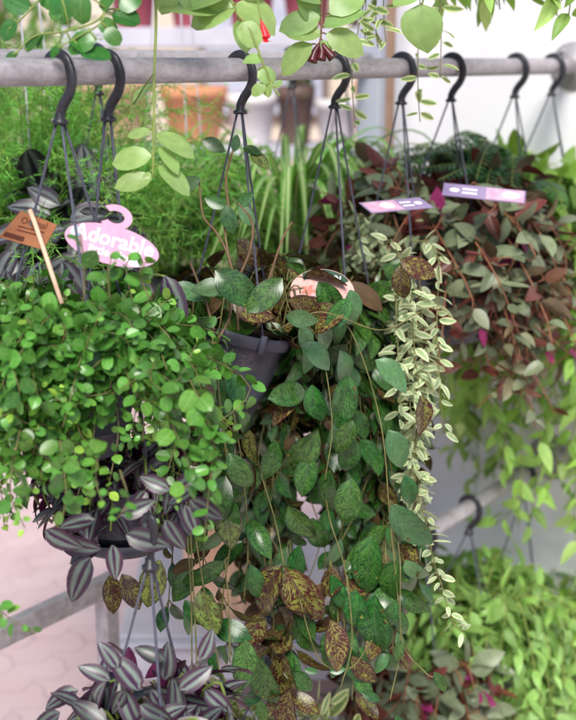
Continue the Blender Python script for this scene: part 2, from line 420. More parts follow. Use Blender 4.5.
# ------------------------------------------------------------------ hanging basket
CORD_R = .0019
def basket(label, railpt, rim_py, rim_R, pot_h, tilt=0, clip=(0, 120, 240), rr=RAIL_R, name='hanging_basket', group='hanging baskets of plants',
           cordmat='cord', saucer=False, base=.68, hook=True, hl=1., hookr=.005, shift=(0, 0), potmat='pot', top=None):
    x, y = railpt[0] + shift[0], railpt[1] + shift[1]
    C = np.array([x, y, zat(x, y, rim_py)]) if top is None else np.array([x, y, top])
    t = thing(name, label, 'hanging plant', C - np.array([0, 0, pot_h]), group)
    # tilt: clockwise in the picture (right side down)
    rot = np.array(Matrix.Rotation(R(tilt), 3, Vector(FWD * np.array([1, 1, 0])).normalized())) if tilt else np.eye(3)
    g = G(); Rr, b, h = rim_R, rim_R * base, pot_h
    g.lathe([(0, -h), (b - .004, -h), (b, -h + .004), (Rr * (base + (.93 - base) * .30) , -h + (h - .022) * .30), (Rr * (base + (.93 - base) * .30) + .0011, -h + (h - .022) * .305), (Rr * (base + (.93 - base) * .33) + .0011, -h + (h - .022) * .33), (Rr * (base + (.93 - base) * .335), -h + (h - .022) * .335), (Rr * .93, -.022), (Rr * .935, -.021), (Rr, -.020), (Rr + .001, -.018), (Rr + .0015, -.002), (Rr, 0), (Rr - .0025, 0), (Rr - .004, -.002),
             (Rr * .93 - .003, -.022), (b - .003, -h + .01)], C, 48, rot)
    g.build('pot', M[potmat], t)
    g = G(); g.lathe([(0, -.010), (Rr * .4, -.008), (Rr * .7, -.011), (Rr * .945, -.014)], C, 24, rot); g.build('soil', M['soil'], t)
    if saucer:
        g = G(); q = b + .018; g.lathe([(0, -h - .004), (q * .9, -h - .004), (q, -h + .002), (q + .004, -h + .017), (q + .002, -h + .018), (q - .003, -h + .004), (b * .9, -h - .0015)], C, 48, rot)
        g.build('saucer', M['pot'], t)
    if hook:
        r = rr + .0042; u, v = RN, np.array([0, 0, 1.])
        pts = []
        for a in np.linspace(200, 20, 13): pts.append((r * math.cos(R(a)), r * math.sin(R(a))))
        pts += [(r * 1.12, -.15 * r), (r * 1.08, -.75 * r), (r * .78, -1.35 * r), (r * .35, -1.85 * r), (r * .05, -2.35 * r), (0, -2.75 * r)]
        pts = [(a, b_ if b_ > -.4 * r else -.4 * r + (b_ + .4 * r) * hl) for a, b_ in pts]
        p = catmull([railpt + u * a + v * b_ for a, b_ in pts], 4)
        k = len(p); rad = np.full(k, hookr); rad[:8] = np.linspace(.0032, hookr, 8)
        g = G(); g.tube(p, rad, 10, 0, None, RD); hook_ = g.build('hook', M['hook'], t); g = G()
        hb = p[-1]
        g.lathe([(0, .010), (.0062, .009), (.0068, .001), (.0105, -.001), (.0108, -.0045), (.009, -.006), (0, -.006)], hb, 16)
        g.build('collar', M['hook'], hook_)
        hb = hb - np.array([0, 0, .004])
        for a in clip:
            e = C + rot @ (np.array([math.cos(R(a)), math.sin(R(a)), 0]) * (Rr + .001)) 
            g = G(); s0 = hb + np.array([math.cos(R(a)), math.sin(R(a)), 0]) * .005
            L_ = [s0 + (e - s0) * q + np.array([0, 0, -.006 * math.sin(math.pi * q)]) for q in np.linspace(0, 1, 10)]
            g.tube(L_, CORD_R, 6); cord_ = g.build('cord', M[cordmat], t); g = G()
            rad_ = rot @ np.array([math.cos(R(a)), math.sin(R(a)), 0]); tg = rot @ np.array([-math.sin(R(a)), math.cos(R(a)), 0]); upv = rot @ np.array([0, 0, 1.])
            g.box(e - upv * .008 + rad_ * .002, .0028, .0045, .014, np.stack([rad_, tg, upv]))
            g.build('clip', M[cordmat], cord_)
    return dict(t=t, C=C, R=rim_R, rot=rot, h=pot_h)

def drape(C, Rr, ang, rise, reach, drop, jit=.012):
    h = np.array([math.cos(R(ang)), math.sin(R(ang)), 0]); z = np.array([0, 0, 1.])
    r0 = rs.uniform(.1, .75)
    j = lambda k=1: rs.normal(0, jit * k, 3)
    pts = [C + h * Rr * r0 - z * .012, C + h * Rr * (r0 + .95) / 2 + z * rise * .75 + j(.4), C + h * (Rr + reach * .35) + z * rise + j(.6)]
    n = max(2, int(drop / .10))
    for i in range(n):
        q = (i + 1) / n
        pts.append(C + h * (Rr + reach * (1 - .45 * (1 - q) ** 2 - .12 * q * q)) + z * (rise * .6 - (drop + rise * .6) * q) + j(1.2))
    return catmull(pts, 8)
def resample(p, step):
    sgl = np.linalg.norm(np.diff(p, axis=0), axis=1); c = np.concatenate([[0], np.cumsum(sgl)])
    s = np.arange(0, c[-1], step); q = np.stack([np.interp(s, c, p[:, i]) for i in range(3)], 1)
    return q, s / max(c[-1], 1e-6)
Z = np.array([0, 0, 1.])
KEEP = []
def leafy(gl, gs, path, axis, step, L, ratio, kind, mats=(0,), probs=None, backs=None, opp=True, droop=.5, fwd=.2, nout=.7, nup=.6, pet=.004, bend=(.1, .6), cup=(.05, .35),
          start=.12, sr=.0016, taper=.55, jit=.35, petr=.0007, flip=.0, wave=0, keep=1.0, stem_m=0, spin=90, sbias=1.0):
    if gs is not None: gs.tube(path[::2] if len(path) > 12 else path, sr, 5, stem_m, sr * .6)
    q, s = resample(path, step)
    tg = np.gradient(q, axis=0) if len(q) > 2 else np.tile(np.array([0, 0, -1.]), (len(q), 1))
    ph = rs.rand() * 360
    for i in range(len(q)):
        if s[i] < start: continue
        T = unit(tg[i]); out = q[i] - axis; out[2] = 0; out = unit(out)
        e1 = unit(np.cross(T, out + 1e-3)); e2 = np.cross(e1, T)
        ph += spin + rs.normal(0, 18)
        for k in ((0, 180) if opp else (0,)):
            if rs.rand() > keep: continue
            a = R(ph + k); v = math.cos(a) * e1 + math.sin(a) * e2
            if np.dot(v, out) < -.35 and rs.rand() < .6: continue
            sc = 1 - (1 - taper) * max(0, s[i] - .45) / .55
            l = rs.uniform(*L) * sc
            d = unit(v * 1.0 + T * fwd - Z * droop + rs.normal(0, jit * .5, 3))
            nr = unit(out * nout + Z * nup + rs.normal(0, jit, 3))
            if rs.rand() < flip: nr = -nr
            if any(np.linalg.norm(q[i] + d * l * f_ - c_) < r_ for c_, r_ in KEEP for f_ in (0, .5, 1)): continue
            mi = rs.choice(len(mats), p=probs)
            o_ = q[i] + d * pet
            if gs is not None and pet > .006: gs.tube([q[i], q[i] + d * pet * .5 + Z * .001, o_], petr, 4, stem_m)
            gl.leaf(o_, d, nr, l, l * ratio * rs.uniform(.85, 1.12), kind if isinstance(kind, str) else kind[rs.randint(len(kind))], rs.uniform(*bend), rs.uniform(*cup), mats[mi], None if backs is None else backs[mi], wave,
                    (rs.rand(), min(1, s[i] * sbias * rs.uniform(.5, 1.0))))
def pleaf(gl, px, py, d, ang, Lpx, ratio, kind, m=0, back=None, tilt=-.1, nface=.8, bend=.3, cup=.2, roll=0, gs=None, wave=0, r=None):
    """one leaf whose base stands at a picture point and depth; ang = direction of its tip (0 right, 90 down)"""
    o_ = W(px, py, d); a = R(ang)
    dr = RIGHT * math.cos(a) - UP * math.sin(a) - FWD * tilt * -1
    side = np.cross(dr, -FWD)
    nr = -FWD * nface + Z * (1 - nface) + side * roll + rs.normal(0, .07, 3)
    L = Lpx / F * d
    gl.leaf(o_, dr, nr, L, L * ratio, kind, bend, cup, m, back, wave, r)

def mass(b, spec, stems, mats_leaf, mats_stem, path_kw, foliage='foliage'):
    gl, gs = G(), G()
    for s_ in stems:
        p = drape(b['C'], b['R'], *s_, **path_kw)
        leafy(gl, gs, p, b['C'], **spec)
    return gl, gs

def view_ang(a):  # angle measured in the picture plane: 0 right, -90 toward the camera
    return a

# ================================================================== near left: round-leaved green basket
CAL = dict(step=.0120, L=(.015, .031), ratio=.78, kind=('round', 'round', 'oval', 'ellip'), droop=.0, fwd=.55, nout=.6, nup=.7, pet=.003, bend=(-.2, 1.0), cup=(-.1, .55), sr=.0011, taper=.5, jit=.5, start=.05, spin=60)
KEEP += [(W(120, y_, d_), .024) for y_ in (375, 400, 425, 450, 470) for d_ in (1.40, 1.37, 1.34, 1.31, 1.28, 1.25)]
KEEP += [(W(254, y_, d_), .018) for y_ in (365, 390, 415) for d_ in (1.49, 1.455, 1.42)]
b1 = basket('charcoal basket under the leftmost front hook, overflowing with small round bright green leaves', front(58), 352, .098, .135, 0, (-62, 35, 178))
st = []
for i in range(165):
    a = rs.uniform(-180, 180)
    if a > 20 and a < 160 and rs.rand() < .6: continue
    right = math.cos(R(a))
    st.append((a, rs.uniform(.015, .075), rs.uniform(.01, .065) + .05 * max(0, right) * rs.rand(), rs.uniform(.0, .06) if rs.rand() < .45 else rs.uniform(.05, .155) + .05 * max(0, right) * rs.rand(), .026))
# keep a gap where the pot shows
for i in range(46):
    st.append((rs.uniform(-185, -72), rs.uniform(.01, .05), rs.uniform(.0, .05), rs.uniform(.05, .16), .026))
st = [s_ for s_ in st if not (-72 < s_[0] < -46 and s_[3] > .06)]
gl, gs = mass(b1, CAL, st, None, None, {})
for i in range(44):      # top mat of shoots
    a = rs.uniform(0, 2 * math.pi); rr_ = b1['R'] * math.sqrt(rs.rand()) * 1.05; c0 = b1['C'] + np.array([rr_ * math.cos(a), rr_ * math.sin(a), 0])
    p = catmull([c0 - Z * .01, c0 + Z * rs.uniform(.02, .05) + rs.normal(0, .012, 3), c0 + Z * rs.uniform(.05, .085) + np.array([math.cos(a), math.sin(a), 0]) * .03 + rs.normal(0, .015, 3)], 8)
    leafy(gl, gs, p, b1['C'], **CAL)
# trailing sprays seen against the paving and below the pot
for l in ([(200, 400, 1.45), (212, 450, 1.44), (208, 500, 1.44), (204, 545, 1.45)], [(170, 420, 1.43), (190, 470, 1.42), (178, 500, 1.42)], [(60, 440, 1.4), (66, 490, 1.39), (62, 520, 1.39)],
          [(120, 470, 1.38), (128, 500, 1.38), (116, 520, 1.38)], [(20, 430, 1.42), (10, 490, 1.4), (25, 528, 1.4)], [(190, 380, 1.45), (208, 420, 1.44), (218, 465, 1.44)],
          [(100, 440, 1.40), (96, 480, 1.38), (104, 505, 1.38)], [(-30, 440, 1.42), (-28, 520, 1.4), (-20, 580, 1.4), (2, 612, 1.4), (36, 634, 1.4)]):
    leafy(gl, gs, pxpath(l), b1['C'], **{**CAL, 'start': .0})
for i in range(26):      # shoots standing proud of the mound
    a = R(rs.uniform(-170, 20)); rr_ = b1['R'] * rs.uniform(.3, 1.25); c0 = b1['C'] + np.array([rr_ * math.cos(a), rr_ * math.sin(a), -.01])
    e = np.array([math.cos(a), math.sin(a), 0]) * rs.uniform(0, .05); h_ = rs.uniform(.05, .10)
    p = catmull([c0, c0 + Z * h_ * .5 + e * .3 + rs.normal(0, .008, 3), c0 + Z * h_ + e + rs.normal(0, .012, 3)], 8)
    leafy(gl, gs, p, b1['C'], **{**CAL, 'droop': -.1, 'nup': .9, 'start': .35})
for l in ([(84, 300, 1.42), (84, 262, 1.41), (80, 232, 1.41)], [(110, 300, 1.42), (108, 272, 1.41), (112, 258, 1.41)], [(150, 300, 1.45), (140, 275, 1.44), (146, 262, 1.44)], [(132, 300, 1.45), (126, 270, 1.44), (130, 256, 1.44)]):
    leafy(gl, gs, pxpath(l), b1['C'], **{**CAL, 'start': .3, 'droop': -.1, 'nup': .9})
gl.build('foliage', [M['callisia'], M['dry']], b1['t']); gs.build('stems', [M['stem_olive']], b1['t'])

# ================================================================== zebra plants
ZEB = dict(step=.024, L=(.055, .078), ratio=.47, kind='ovate', opp=False, spin=170, droop=.25, fwd=.45, nout=.5, nup=.8, pet=.002, bend=(.1, .9), cup=(.2, .6), sr=.0028, taper=.6, jit=.3, start=.1, backs=(1,))
b2 = basket('charcoal basket with saucer full of silver striped purple leaves, under the round leaved basket', front(107), 478, .072, .095, 0, (-50, 70, 190), saucer=True)
gl, gs = G(), G()
for i in range(46):
    a = rs.uniform(-180, 180); p = drape(b2['C'], b2['R'], a, rs.uniform(.01, .05), rs.uniform(.005, .04), rs.uniform(.02, .08))
    leafy(gl, gs, p, b2['C'], **{**ZEB, 'L': (.042, .064), 'step': .019})
for (px, py, a, L, rr_) in [(90, 557, 118, 60, .2), (112, 528, 5, 0, 0), (126, 535, 12, 54, .1), (112, 545, 80, 42, -.2), (100, 545, 150, 44, .3), (60, 540, 20, 50, .3), (165, 520, 60, 44, 0), (190, 500, 30, 46, .2), (170, 490, 200, 40, 0),
                         (185, 505, 70, 40, 0), (176, 492, -40, 44, .2), (95, 520, 170, 45, .2), (45, 530, 30, 50, .4), (196, 488, 150, 40, .2), (120, 515, -20, 44, .2)]:
    if L: pleaf(gl, px, py, 1.50 + rs.uniform(-.02, .03), a, L * .86, .5, 'ovate', 0, 1, roll=rr_, bend=.5, cup=.4)
gl.build('foliage', [M['zebrina'], M['zebrina_back']], b2['t']); gs.build('stems', [M['stem_green']], b2['t'])

b3 = basket('lowest basket of silver and purple striped leaves, its hook clipped to the pot above', W(149, 522, 1.48), 735, .075, .10, 0, (-75, 60, 200), rr=.003, hl=3.2, hookr=.0036)
gl, gs = G(), G()
for i in range(56):
    a = rs.uniform(-180, 180); p = drape(b3['C'], b3['R'], a, rs.uniform(.015, .06), rs.uniform(.0, .045), rs.uniform(.0, .06))
    leafy(gl, gs, p, b3['C'], **{**ZEB, 'L': (.042, .066), 'step': .019})
for (px, py, a, L, rr_) in [(140, 690, -125, 58, .2), (105, 705, -93, 0, 0), (103, 712, -90, 44, 0), (78, 690, 160, 46, .3), (110, 680, -150, 42, .2), (88, 715, -70, 46, .3), (165, 660, 200, 40, .2), (125, 690, 120, 34, 0), (150, 690, 50, 40, -.2),
                         (175, 700, 10, 50, .2), (180, 690, -40, 48, .1), (205, 690, 40, 44, 0), (165, 680, -80, 46, .2), (200, 660, -60, 40, .2), (60, 712, 150, 40, .2), (140, 705, 30, 44, 0), (185, 712, 60, 40, 0), (118, 668, -120, 40, .2)]:
    if L: pleaf(gl, px, py, b3['C'][1] * .93 + 0.22 + rs.uniform(-.03, .03), a, L * .84, .5, 'ovate', 0, 1, roll=rr_, bend=.4, cup=.45)
gl.build('foliage', [M['zebrina'], M['zebrina_back']], b3['t']); gs.build('stems', [M['stem_green']], b3['t'])

b4 = basket('basket of dark silver striped leaves hung on the rear pipe behind the two plant tags', rear(97) , 300, .09, .12, 0, (-60, 60, 180), rr=.0165)
gl, gs = G(), G()
ZB4 = {**ZEB, 'L': (.085, .12), 'step': .03, 'backs': None}
for i in range(60):
    a = rs.uniform(120, 290); p = drape(b4['C'], b4['R'], a, rs.uniform(.08, .20), rs.uniform(.0, .12), rs.uniform(.0, .10))
    leafy(gl, gs, p, b4['C'], **ZB4)
for (px, py, a, L, rr_, d) in [(50, 215, 200, 46, .2, 1.95), (60, 205, -150, 40, 0, 1.95), (78, 213, 20, 44, .3, 1.95), (70, 220, -20, 50, 0, 1.95), (28, 230, 170, 46, .2, 1.93), (40, 262, 110, 50, .3, 1.9), (62, 262, 60, 52, .2, 1.88),
                          (15, 250, 120, 44, 0, 1.9), (76, 270, 50, 50, .3, 1.88), (90, 215, 10, 42, .3, 1.95), (30, 285, 60, 46, .2, 1.85), (5, 270, 80, 46, .2, 1.85), (64, 228, 150, 44, .1, 1.92)]:
    pleaf(gl, px, py, d, a, L, .5, 'ovate', 0, None, roll=rr_, bend=.5, cup=.4)
pleaf(gl, 164, 276, 1.62, 66, 58, .42, 'ovate', 1, None, roll=-.3, bend=.35, cup=.35)
gs.tube(pxpath([(100, 296, 2.1), (110, 290, 1.9), (150, 276, 1.7), (164, 276, 1.62)]), .002, 5)
gl.build('foliage', [M['zebrina_dark'], M['zebrina']], b4['t']); gs.build('stems', [M['stem_green']], b4['t'])

# ================================================================== mottled trailing plants (two baskets)
AE = dict(step=.032, L=(.048, .080), ratio=.52, kind='ellip', droop=.7, fwd=.35, nout=.75, nup=.45, pet=.010, bend=(.1, 1.5), cup=(.05, .55), sr=.0016, taper=.75, jit=.5, start=.10,
          mats=(0, 2, 4), probs=(.84, .135, .025), backs=(1, 1, 4), petr=.0011, flip=.05, wave=.05)
MA = [M['aesch'], M['aesch_back'], M['aesch_pale'], M['aesch_yellow'], M['dry']]
KEEP += [(W(x_, y_, d_), .032) for x_, y_ in ((240, 325), (262, 330), (282, 345), (262, 368), (272, 375), (242, 360), (254, 395), (246, 418), (240, 390), (258, 385), (250, 408)) for d_ in (1.72, 1.68, 1.64, 1.59, 1.54)]
b5 = basket('tilted charcoal pot in the middle with upright brown stems and mottled dark leaves', front(240), 322, .086, .145, 16, (-66, 60, 168), base=.66)
gl, gs = G(), G()
for i in range(26):
    a = rs.uniform(-180, 180)
    if -105 < a < -18: a += 150
    p = drape(b5['C'], b5['R'], a, rs.uniform(.03, .08), rs.uniform(.0, .05), rs.uniform(.03, .2))
    leafy(gl, gs, p, b5['C'], **AE)
# left side trails that hang beside the zebra plants
D5 = 1.70
for l in ([(205, 335, D5), (200, 420, D5 - .03), (205, 520, D5 - .02), (203, 590, D5), (215, 650, D5)], [(212, 335, D5 - .02), (222, 420, D5 - .05), (232, 520, D5 - .03), (222, 610, D5), (232, 655, D5)],
          [(200, 340, D5 + .06), (178, 500, D5 + .06), (172, 560, D5 + .06), (168, 610, D5 + .06)], [(220, 345, D5 + .08), (240, 450, D5 + .08), (248, 540, D5 + .08), (244, 600, D5 + .08)]):
    leafy(gl, gs, pxpath(l), W(230, 400, 1.82), **{**AE, 'keep': .6, 'start': .02})
for l in ([(188, 480, D5 - .06), (192, 560, D5 - .06), (196, 640, D5 - .05), (197, 668, D5 - .05)], [(196, 540, D5 - .06), (206, 600, D5 - .06), (217, 655, D5 - .05), (222, 690, D5 - .05)], [(225, 560, D5 - .05), (229, 610, D5 - .05), (230, 662, D5 - .05)],
          [(186, 520, D5 - .05), (191, 590, D5 - .05), (192, 665, D5 - .05)]):
    gs.tube(pxpath(l), .0011, 5)
for (px, py, a, L, m) in [(192, 350, 95, 46, 0), (222, 380, 75, 40, 0), (214, 402, 105, 46, 0), (226, 372, 55, 40, 0), (240, 468, 110, 36, 0), (215, 270, 40, 58, 0), (282, 278, 130, 50, 0), (230, 285, 170, 40, 2), (205, 300, 210, 40, 2), (285, 316, 10, 34, 2), (232, 455, 120, 40, 0),
                         (215, 430, 80, 44, 0), (222, 452, 95, 42, 0), (225, 500, 80, 50, 3), (200, 515, 100, 44, 0), (160, 560, 110, 52, 3), (150, 572, 95, 34, 0), (185, 600, 60, 30, 0), (200, 590, 75, 50, 3), (110, 575, 80, 40, 1), (122, 574, 60, 40, 1), (245, 640, 90, 50, 0), (196, 570, 130, 40, 0)]:
    pleaf(gl, px, py, D5 - .04 + rs.uniform(-.03, .03) + (.03 if py < 340 else 0), a, L, .54, 'ellip', m, 1 if m != 1 else 0, roll=rs.uniform(-.4, .4), bend=rs.uniform(.1, .6), cup=.2, wave=.05)
for l in ([(214, 345, 1.72), (229, 318, 1.73), (233, 280, 1.75), (226, 240, 1.77), (222, 202, 1.78)], [(238, 330, 1.74), (236, 290, 1.75), (228, 255, 1.75), (216, 232, 1.76), (203, 215, 1.76), (199, 178, 1.77)], [(240, 275, 1.76), (250, 250, 1.76), (252, 222, 1.76), (238, 203, 1.76)],
          [(262, 300, 1.8), (272, 270, 1.8), (282, 240, 1.8), (292, 222, 1.8)], [(230, 215, 1.77), (226, 180, 1.77), (233, 150, 1.76)], [(214, 330, 1.7), (205, 300, 1.7), (190, 262, 1.7)]):
    gs.tube(pxpath(l), .0021, 6, 1, .0016)
for (px, py, a, L, m) in [(226, 207, 200, 24, 0), (236, 206, -30, 22, 0), (226, 205, 80, 30, 0), (240, 205, 60, 26, 2), (202, 140, 20, 26, 0), (234, 152, -80, 18, 2), (200, 178, 150, 26, 2), (250, 152, 35, 26, 3), (243, 148, 10, 20, 0)]:
    pleaf(gl, px, py, 1.76, a, L, .55, 'ellip', m, 1, roll=rs.uniform(-.3, .3))
gl.build('foliage', MA, b5['t']); gs.build('stems', [M['stem_olive'], M['stem_brown']], b5['t'])

b6 = basket('big basket in the centre with a long curtain of mottled green and maroon backed leaves', front(335), 318, .085, .125, 0, (-75, 30, 165))
gl, gs = G(), G()
for i in range(84):
    a = rs.uniform(-180, 180)
    if 20 < a < 160 and rs.rand() < .35: continue
    long_ = rs.rand()
    left = math.cos(R(a))
    p = drape(b6['C'], b6['R'], a, rs.uniform(.02, .06), rs.uniform(.0, .07) + (.03 if left < -.5 else 0), .12 + .50 * long_ ** 1.2)
    leafy(gl, gs, p, b6['C'], **{**AE, 'start': .08})
for (px0, py0, px1, py1) in ((270, 560, 268, 700), (290, 540, 285, 720), (300, 560, 282, 680), (345, 560, 352, 700), (330, 560, 336, 650), (390, 500, 392, 660), (385, 540, 378, 650)):
    leafy(gl, gs, pxpath([(px0, py0, 1.86), ((px0 + px1) / 2 + 5, (py0 + py1) / 2, 1.84), (px1, py1, 1.84)]), b6['C'], **{**AE, 'flip': .6 if px0 < 320 else .12, 'start': 0})
D6 = 1.80
feat = [(268, 398, -15, 48, 0), (318, 430, 125, 62, 0), (350, 435, 95, 44, 0), (348, 375, 100, 56, 0), (312, 385, 90, 44, 0), (330, 470, 100, 46, 0), (352, 478, 105, 54, 0), (258, 465, 110, 38, 0), (288, 506, 60, 44, 0), (312, 518, 80, 42, 0), (310, 455, 95, 44, 0),
        (372, 535, 100, 66, 0), (375, 595, 105, 70, 0), (388, 430, 60, 46, 2), (392, 505, 50, 60, 2), (375, 360, 40, 46, 2), (340, 350, 60, 40, 2), (300, 325, 60, 34, 2), (318, 312, 65, 46, 0), (350, 290, 80, 40, 2), (404, 475, 70, 36, 0), (300, 345, 20, 44, 2),
        (282, 565, 125, 66, 1), (284, 566, 60, 76, 1), (262, 610, 115, 52, 1), (355, 590, 95, 52, 0), (330, 620, 80, 54, 1), (282, 650, 95, 62, 1), (290, 690, 105, 60, 1), (255, 655, 80, 60, 0), (400, 260, 20, 44, 1), (400, 265, 80, 40, 1), (420, 395, 70, 44, 1), (345, 312, 165, 40, 1), 
        (288, 300, 10, 36, 1), (318, 282, 60, 44, 0), (350, 298, 130, 40, 0), (296, 305, -10, 34, 1), (335, 305, 160, 40, 1), (296, 405, 165, 36, 1), (395, 600, 100, 40, 0), (396, 560, 120, 50, 0), (330, 575, 70, 40, 0), (352, 420, 115, 40, 0), (300, 545, 100, 40, 0), (250, 430, 100, 36, 3), (275, 440, 90, 44, 0), (405, 560, 60, 36, 2), (352, 655, 60, 40, 1)]
for px, py, a, L, m in feat:
    pleaf(gl, px, py, D6 + rs.uniform(-.03, .03), a + rs.uniform(-8, 8), L, .54 if m != 1 else .5, 'ellip', m, 1 if m != 1 else 0, roll=rs.uniform(-.6, .6), nface=rs.uniform(.5, .8), bend=rs.uniform(.3, 1.3), cup=rs.uniform(.15, .55), wave=.05)
for l in ([(310, 300, 1.82), (350, 330, 1.81), (380, 420, 1.8), (390, 520, 1.8), (398, 600, 1.8), (400, 650, 1.8), (390, 700, 1.8)], [(290, 310, 1.8), (318, 340, 1.8), (332, 420, 1.79), (325, 480, 1.79)], [(330, 520, 1.78), (345, 570, 1.78), (352, 640, 1.78), (340, 690, 1.78)], [(300, 600, 1.8), (320, 660, 1.8), (350, 668, 1.79), (372, 640, 1.79)],
          [(260, 470, 1.8), (275, 520, 1.8), (284, 565, 1.79)], [(270, 330, 1.78), (320, 312, 1.76), (380, 330, 1.78), (420, 312, 1.8)], [(400, 560, 1.78), (402, 640, 1.78), (425, 672, 1.78), (436, 678, 1.78)]):
    x0 = l[0]; gs.tube(pxpath([(x0[0] - 6, x0[1] - 36, x0[2] + .12)] + l), .0010, 5)
for (px, py, a, L) in [(434, 672, 55, 24), (402, 640, 110, 22), (330, 672, -10, 16), (318, 672, 190, 14), (396, 715, 70, 20), (260, 700, 80, 26), (380, 700, 200, 20)]:
    pleaf(gl, px, py, 1.78, a, L, .5, 'ellip', 0, 0, bend=.3)
for i in range(18):
    p = drape(b6['C'], b6['R'], rs.uniform(-160, 10), rs.uniform(.02, .05), rs.uniform(.06, .10), rs.uniform(.2, .62), .022); gs.tube(p, rs.uniform(.0008, .0013), 5)
gl.build('foliage', MA, b6['t']); gs.build('stems', [M['stem_olive'], M['stem_brown']], b6['t'])

# ================================================================== cream edged trailing vines
DI = dict(step=.0135, L=(.016, .034), ratio=.36, kind='lance', droop=.3, fwd=.2, nout=.5, nup=.7, pet=.003, bend=(-.4, .9), cup=(.1, .6), sr=.0013, taper=.75, jit=.75, start=.02, keep=.88, spin=70)
b7 = basket('slender vines with small cream edged leaves hanging right of the big mottled plant', front(402), 275, .07, .11, 0, (-70, 40, 170))
gl, gs = G(), G()
for i in range(19):
    a = rs.uniform(-180, 180)
    p = drape(b7['C'], b7['R'], a, rs.uniform(.03, .12), rs.uniform(.0, .03), rs.uniform(.0, .06) if rs.rand() < .25 else rs.uniform(.06, .26), .025)
    leafy(gl, gs, p, b7['C'], **DI)
gl.build('foliage', [M['dischidia']], b7['t']); gs.build('stems', [M['stem_olive']], b7['t'])
for l in ([(385, 245, 1.99), (398, 240, 1.97), (412, 300, 1.95), (416, 380, 1.94), (408, 460, 1.94), (414, 520, 1.94)], [(410, 240, 2.0), (428, 250, 1.98), (434, 320, 1.96), (430, 400, 1.95), (436, 440, 1.95)], [(398, 270, 1.98), (402, 340, 1.93), (403, 430, 1.92), (418, 520, 1.92), (433, 580, 1.92), (447, 620, 1.92), (460, 632, 1.92)], [(390, 280, 2.0), (412, 360, 1.96), (416, 450, 1.95), (424, 540, 1.95), (428, 575, 1.95)],
          [(420, 280, 2.02), (420, 380, 1.98), (408, 470, 1.97), (412, 540, 1.97)], [(410, 280, 2.0), (428, 350, 1.96), (424, 400, 1.95), (420, 450, 1.95)], [(405, 290, 2.0), (408, 400, 1.94), (412, 500, 1.94), (420, 550, 1.94)]):
    P_ = pxpath(l); wv = np.cumsum(rs.normal(0, .0022, P_.shape), 0); wv[:, 2] *= .3; P_ = P_ + wv
    g = G(); leafy(g, g, P_, b7['C'], **{**DI, 'mats': (1,), 'L': (.022, .038), 'step': .0135, 'keep': .95, 'jit': .6}); g.build('vine', [M['stem_olive'], M['dischidia']], b7['t'])

# ================================================================== reddish plants on the right
RE = dict(step=.021, L=(.038, .072), ratio=.50, kind='ovate', opp=False, spin=150, droop=.05, fwd=.45, nout=.65, nup=.65, pet=.003, bend=(-.4, 1.1), cup=(.1, .75), sr=.0020, taper=.65, jit=.42, start=.08,
          mats=(0, 1, 2), probs=(.75, .23, .02), backs=(3, 1, 2), flip=.08)
MR = [M['red_top'], M['red_back'], M['magenta'], M['red_under']]
b8 = basket('dense dome of grey green and maroon leaves in front of the white wall', front(452), 272, .125, .13, 0, (-60, 60, 180))
gl, gs = G(), G()
for i in range(165):
    a = rs.uniform(-180, 180); p = drape(b8['C'], b8['R'], a, rs.uniform(.05, .17), rs.uniform(.01, .105), rs.uniform(.0, .08) if rs.rand() < .5 else rs.uniform(.05, .25), .04)
    leafy(gl, gs, p, b8['C'], **RE)
gl.build('foliage', MR, b8['t']); gs.build('stems', [M['stem_red']], b8['t'])
b8b = basket('basket of grey green leaves with red shoots behind the central cords, on the rear pipe', rear(345), 250, .10, .12, 0, (-70, 50, 170), rr=.0165)
gl, gs = G(), G()
for i in range(90):
    a = rs.uniform(-180, 180); p = drape(b8b['C'], b8b['R'], a, rs.uniform(.05, .17), rs.uniform(.0, .13), rs.uniform(.0, .16), .03)
    leafy(gl, gs, p, b8b['C'], **{**RE, 'probs': (.76, .24, 0.), 'flip': .1, 'backs': (3, 1, 1)})
for (px, py, a, L) in [(324, 228, -95, 20), (326, 228, -40, 22), (324, 230, -150, 16)]:
    pleaf(gl, px, py, b8b['C'][1] * .92, a, L, .5, 'ovate', 1)
gl.build('foliage', MR, b8b['t']); gs.build('stems', [M['stem_red']], b8b['t'])

# ================================================================== fern, lime trailing plants
b9 = basket('dark green fern with arching feathered fronds against the white wall', front(516), 205, .09, .12, 0, (-80, 40, 165))
gl, gs = G(), G()
def frond(gl, gs, p, plen, m=0, wd=.22):
    gs.tube(p, .0013, 4)
    q, s = resample(p, .0105); tg = np.gradient(q, axis=0)
    for i in range(4, len(q)):
        T = unit(tg[i]); sd_ = unit(np.cross(T, Z)); nrm = np.cross(sd_, T)
        l = plen * math.sin(math.pi * min(1, .12 + .88 * s[i])) ** .6 + .004
        for k in (-1, 1):
            gl.leaf(q[i], sd_ * k + T * .35 - Z * .15, nrm + rs.normal(0, .15, 3), l, l * wd, 'lance', .3, .1, m)
for i in range(34):
    a = R(rs.uniform(-180, 180)); a = a if math.cos(a) < .2 else math.pi - a; h = np.array([math.cos(a), math.sin(a), 0]); c0 = b9['C'] + h * .02; L = rs.uniform(.14, .30); up_ = rs.uniform(.06, .14)
    frond(gl, gs, catmull([c0, c0 + h * L * .4 + Z * up_, c0 + h * L * .75 + Z * up_ * 1.05, c0 + h * L + Z * (up_ - rs.uniform(.03, .08))], 10), rs.uniform(.024, .034))
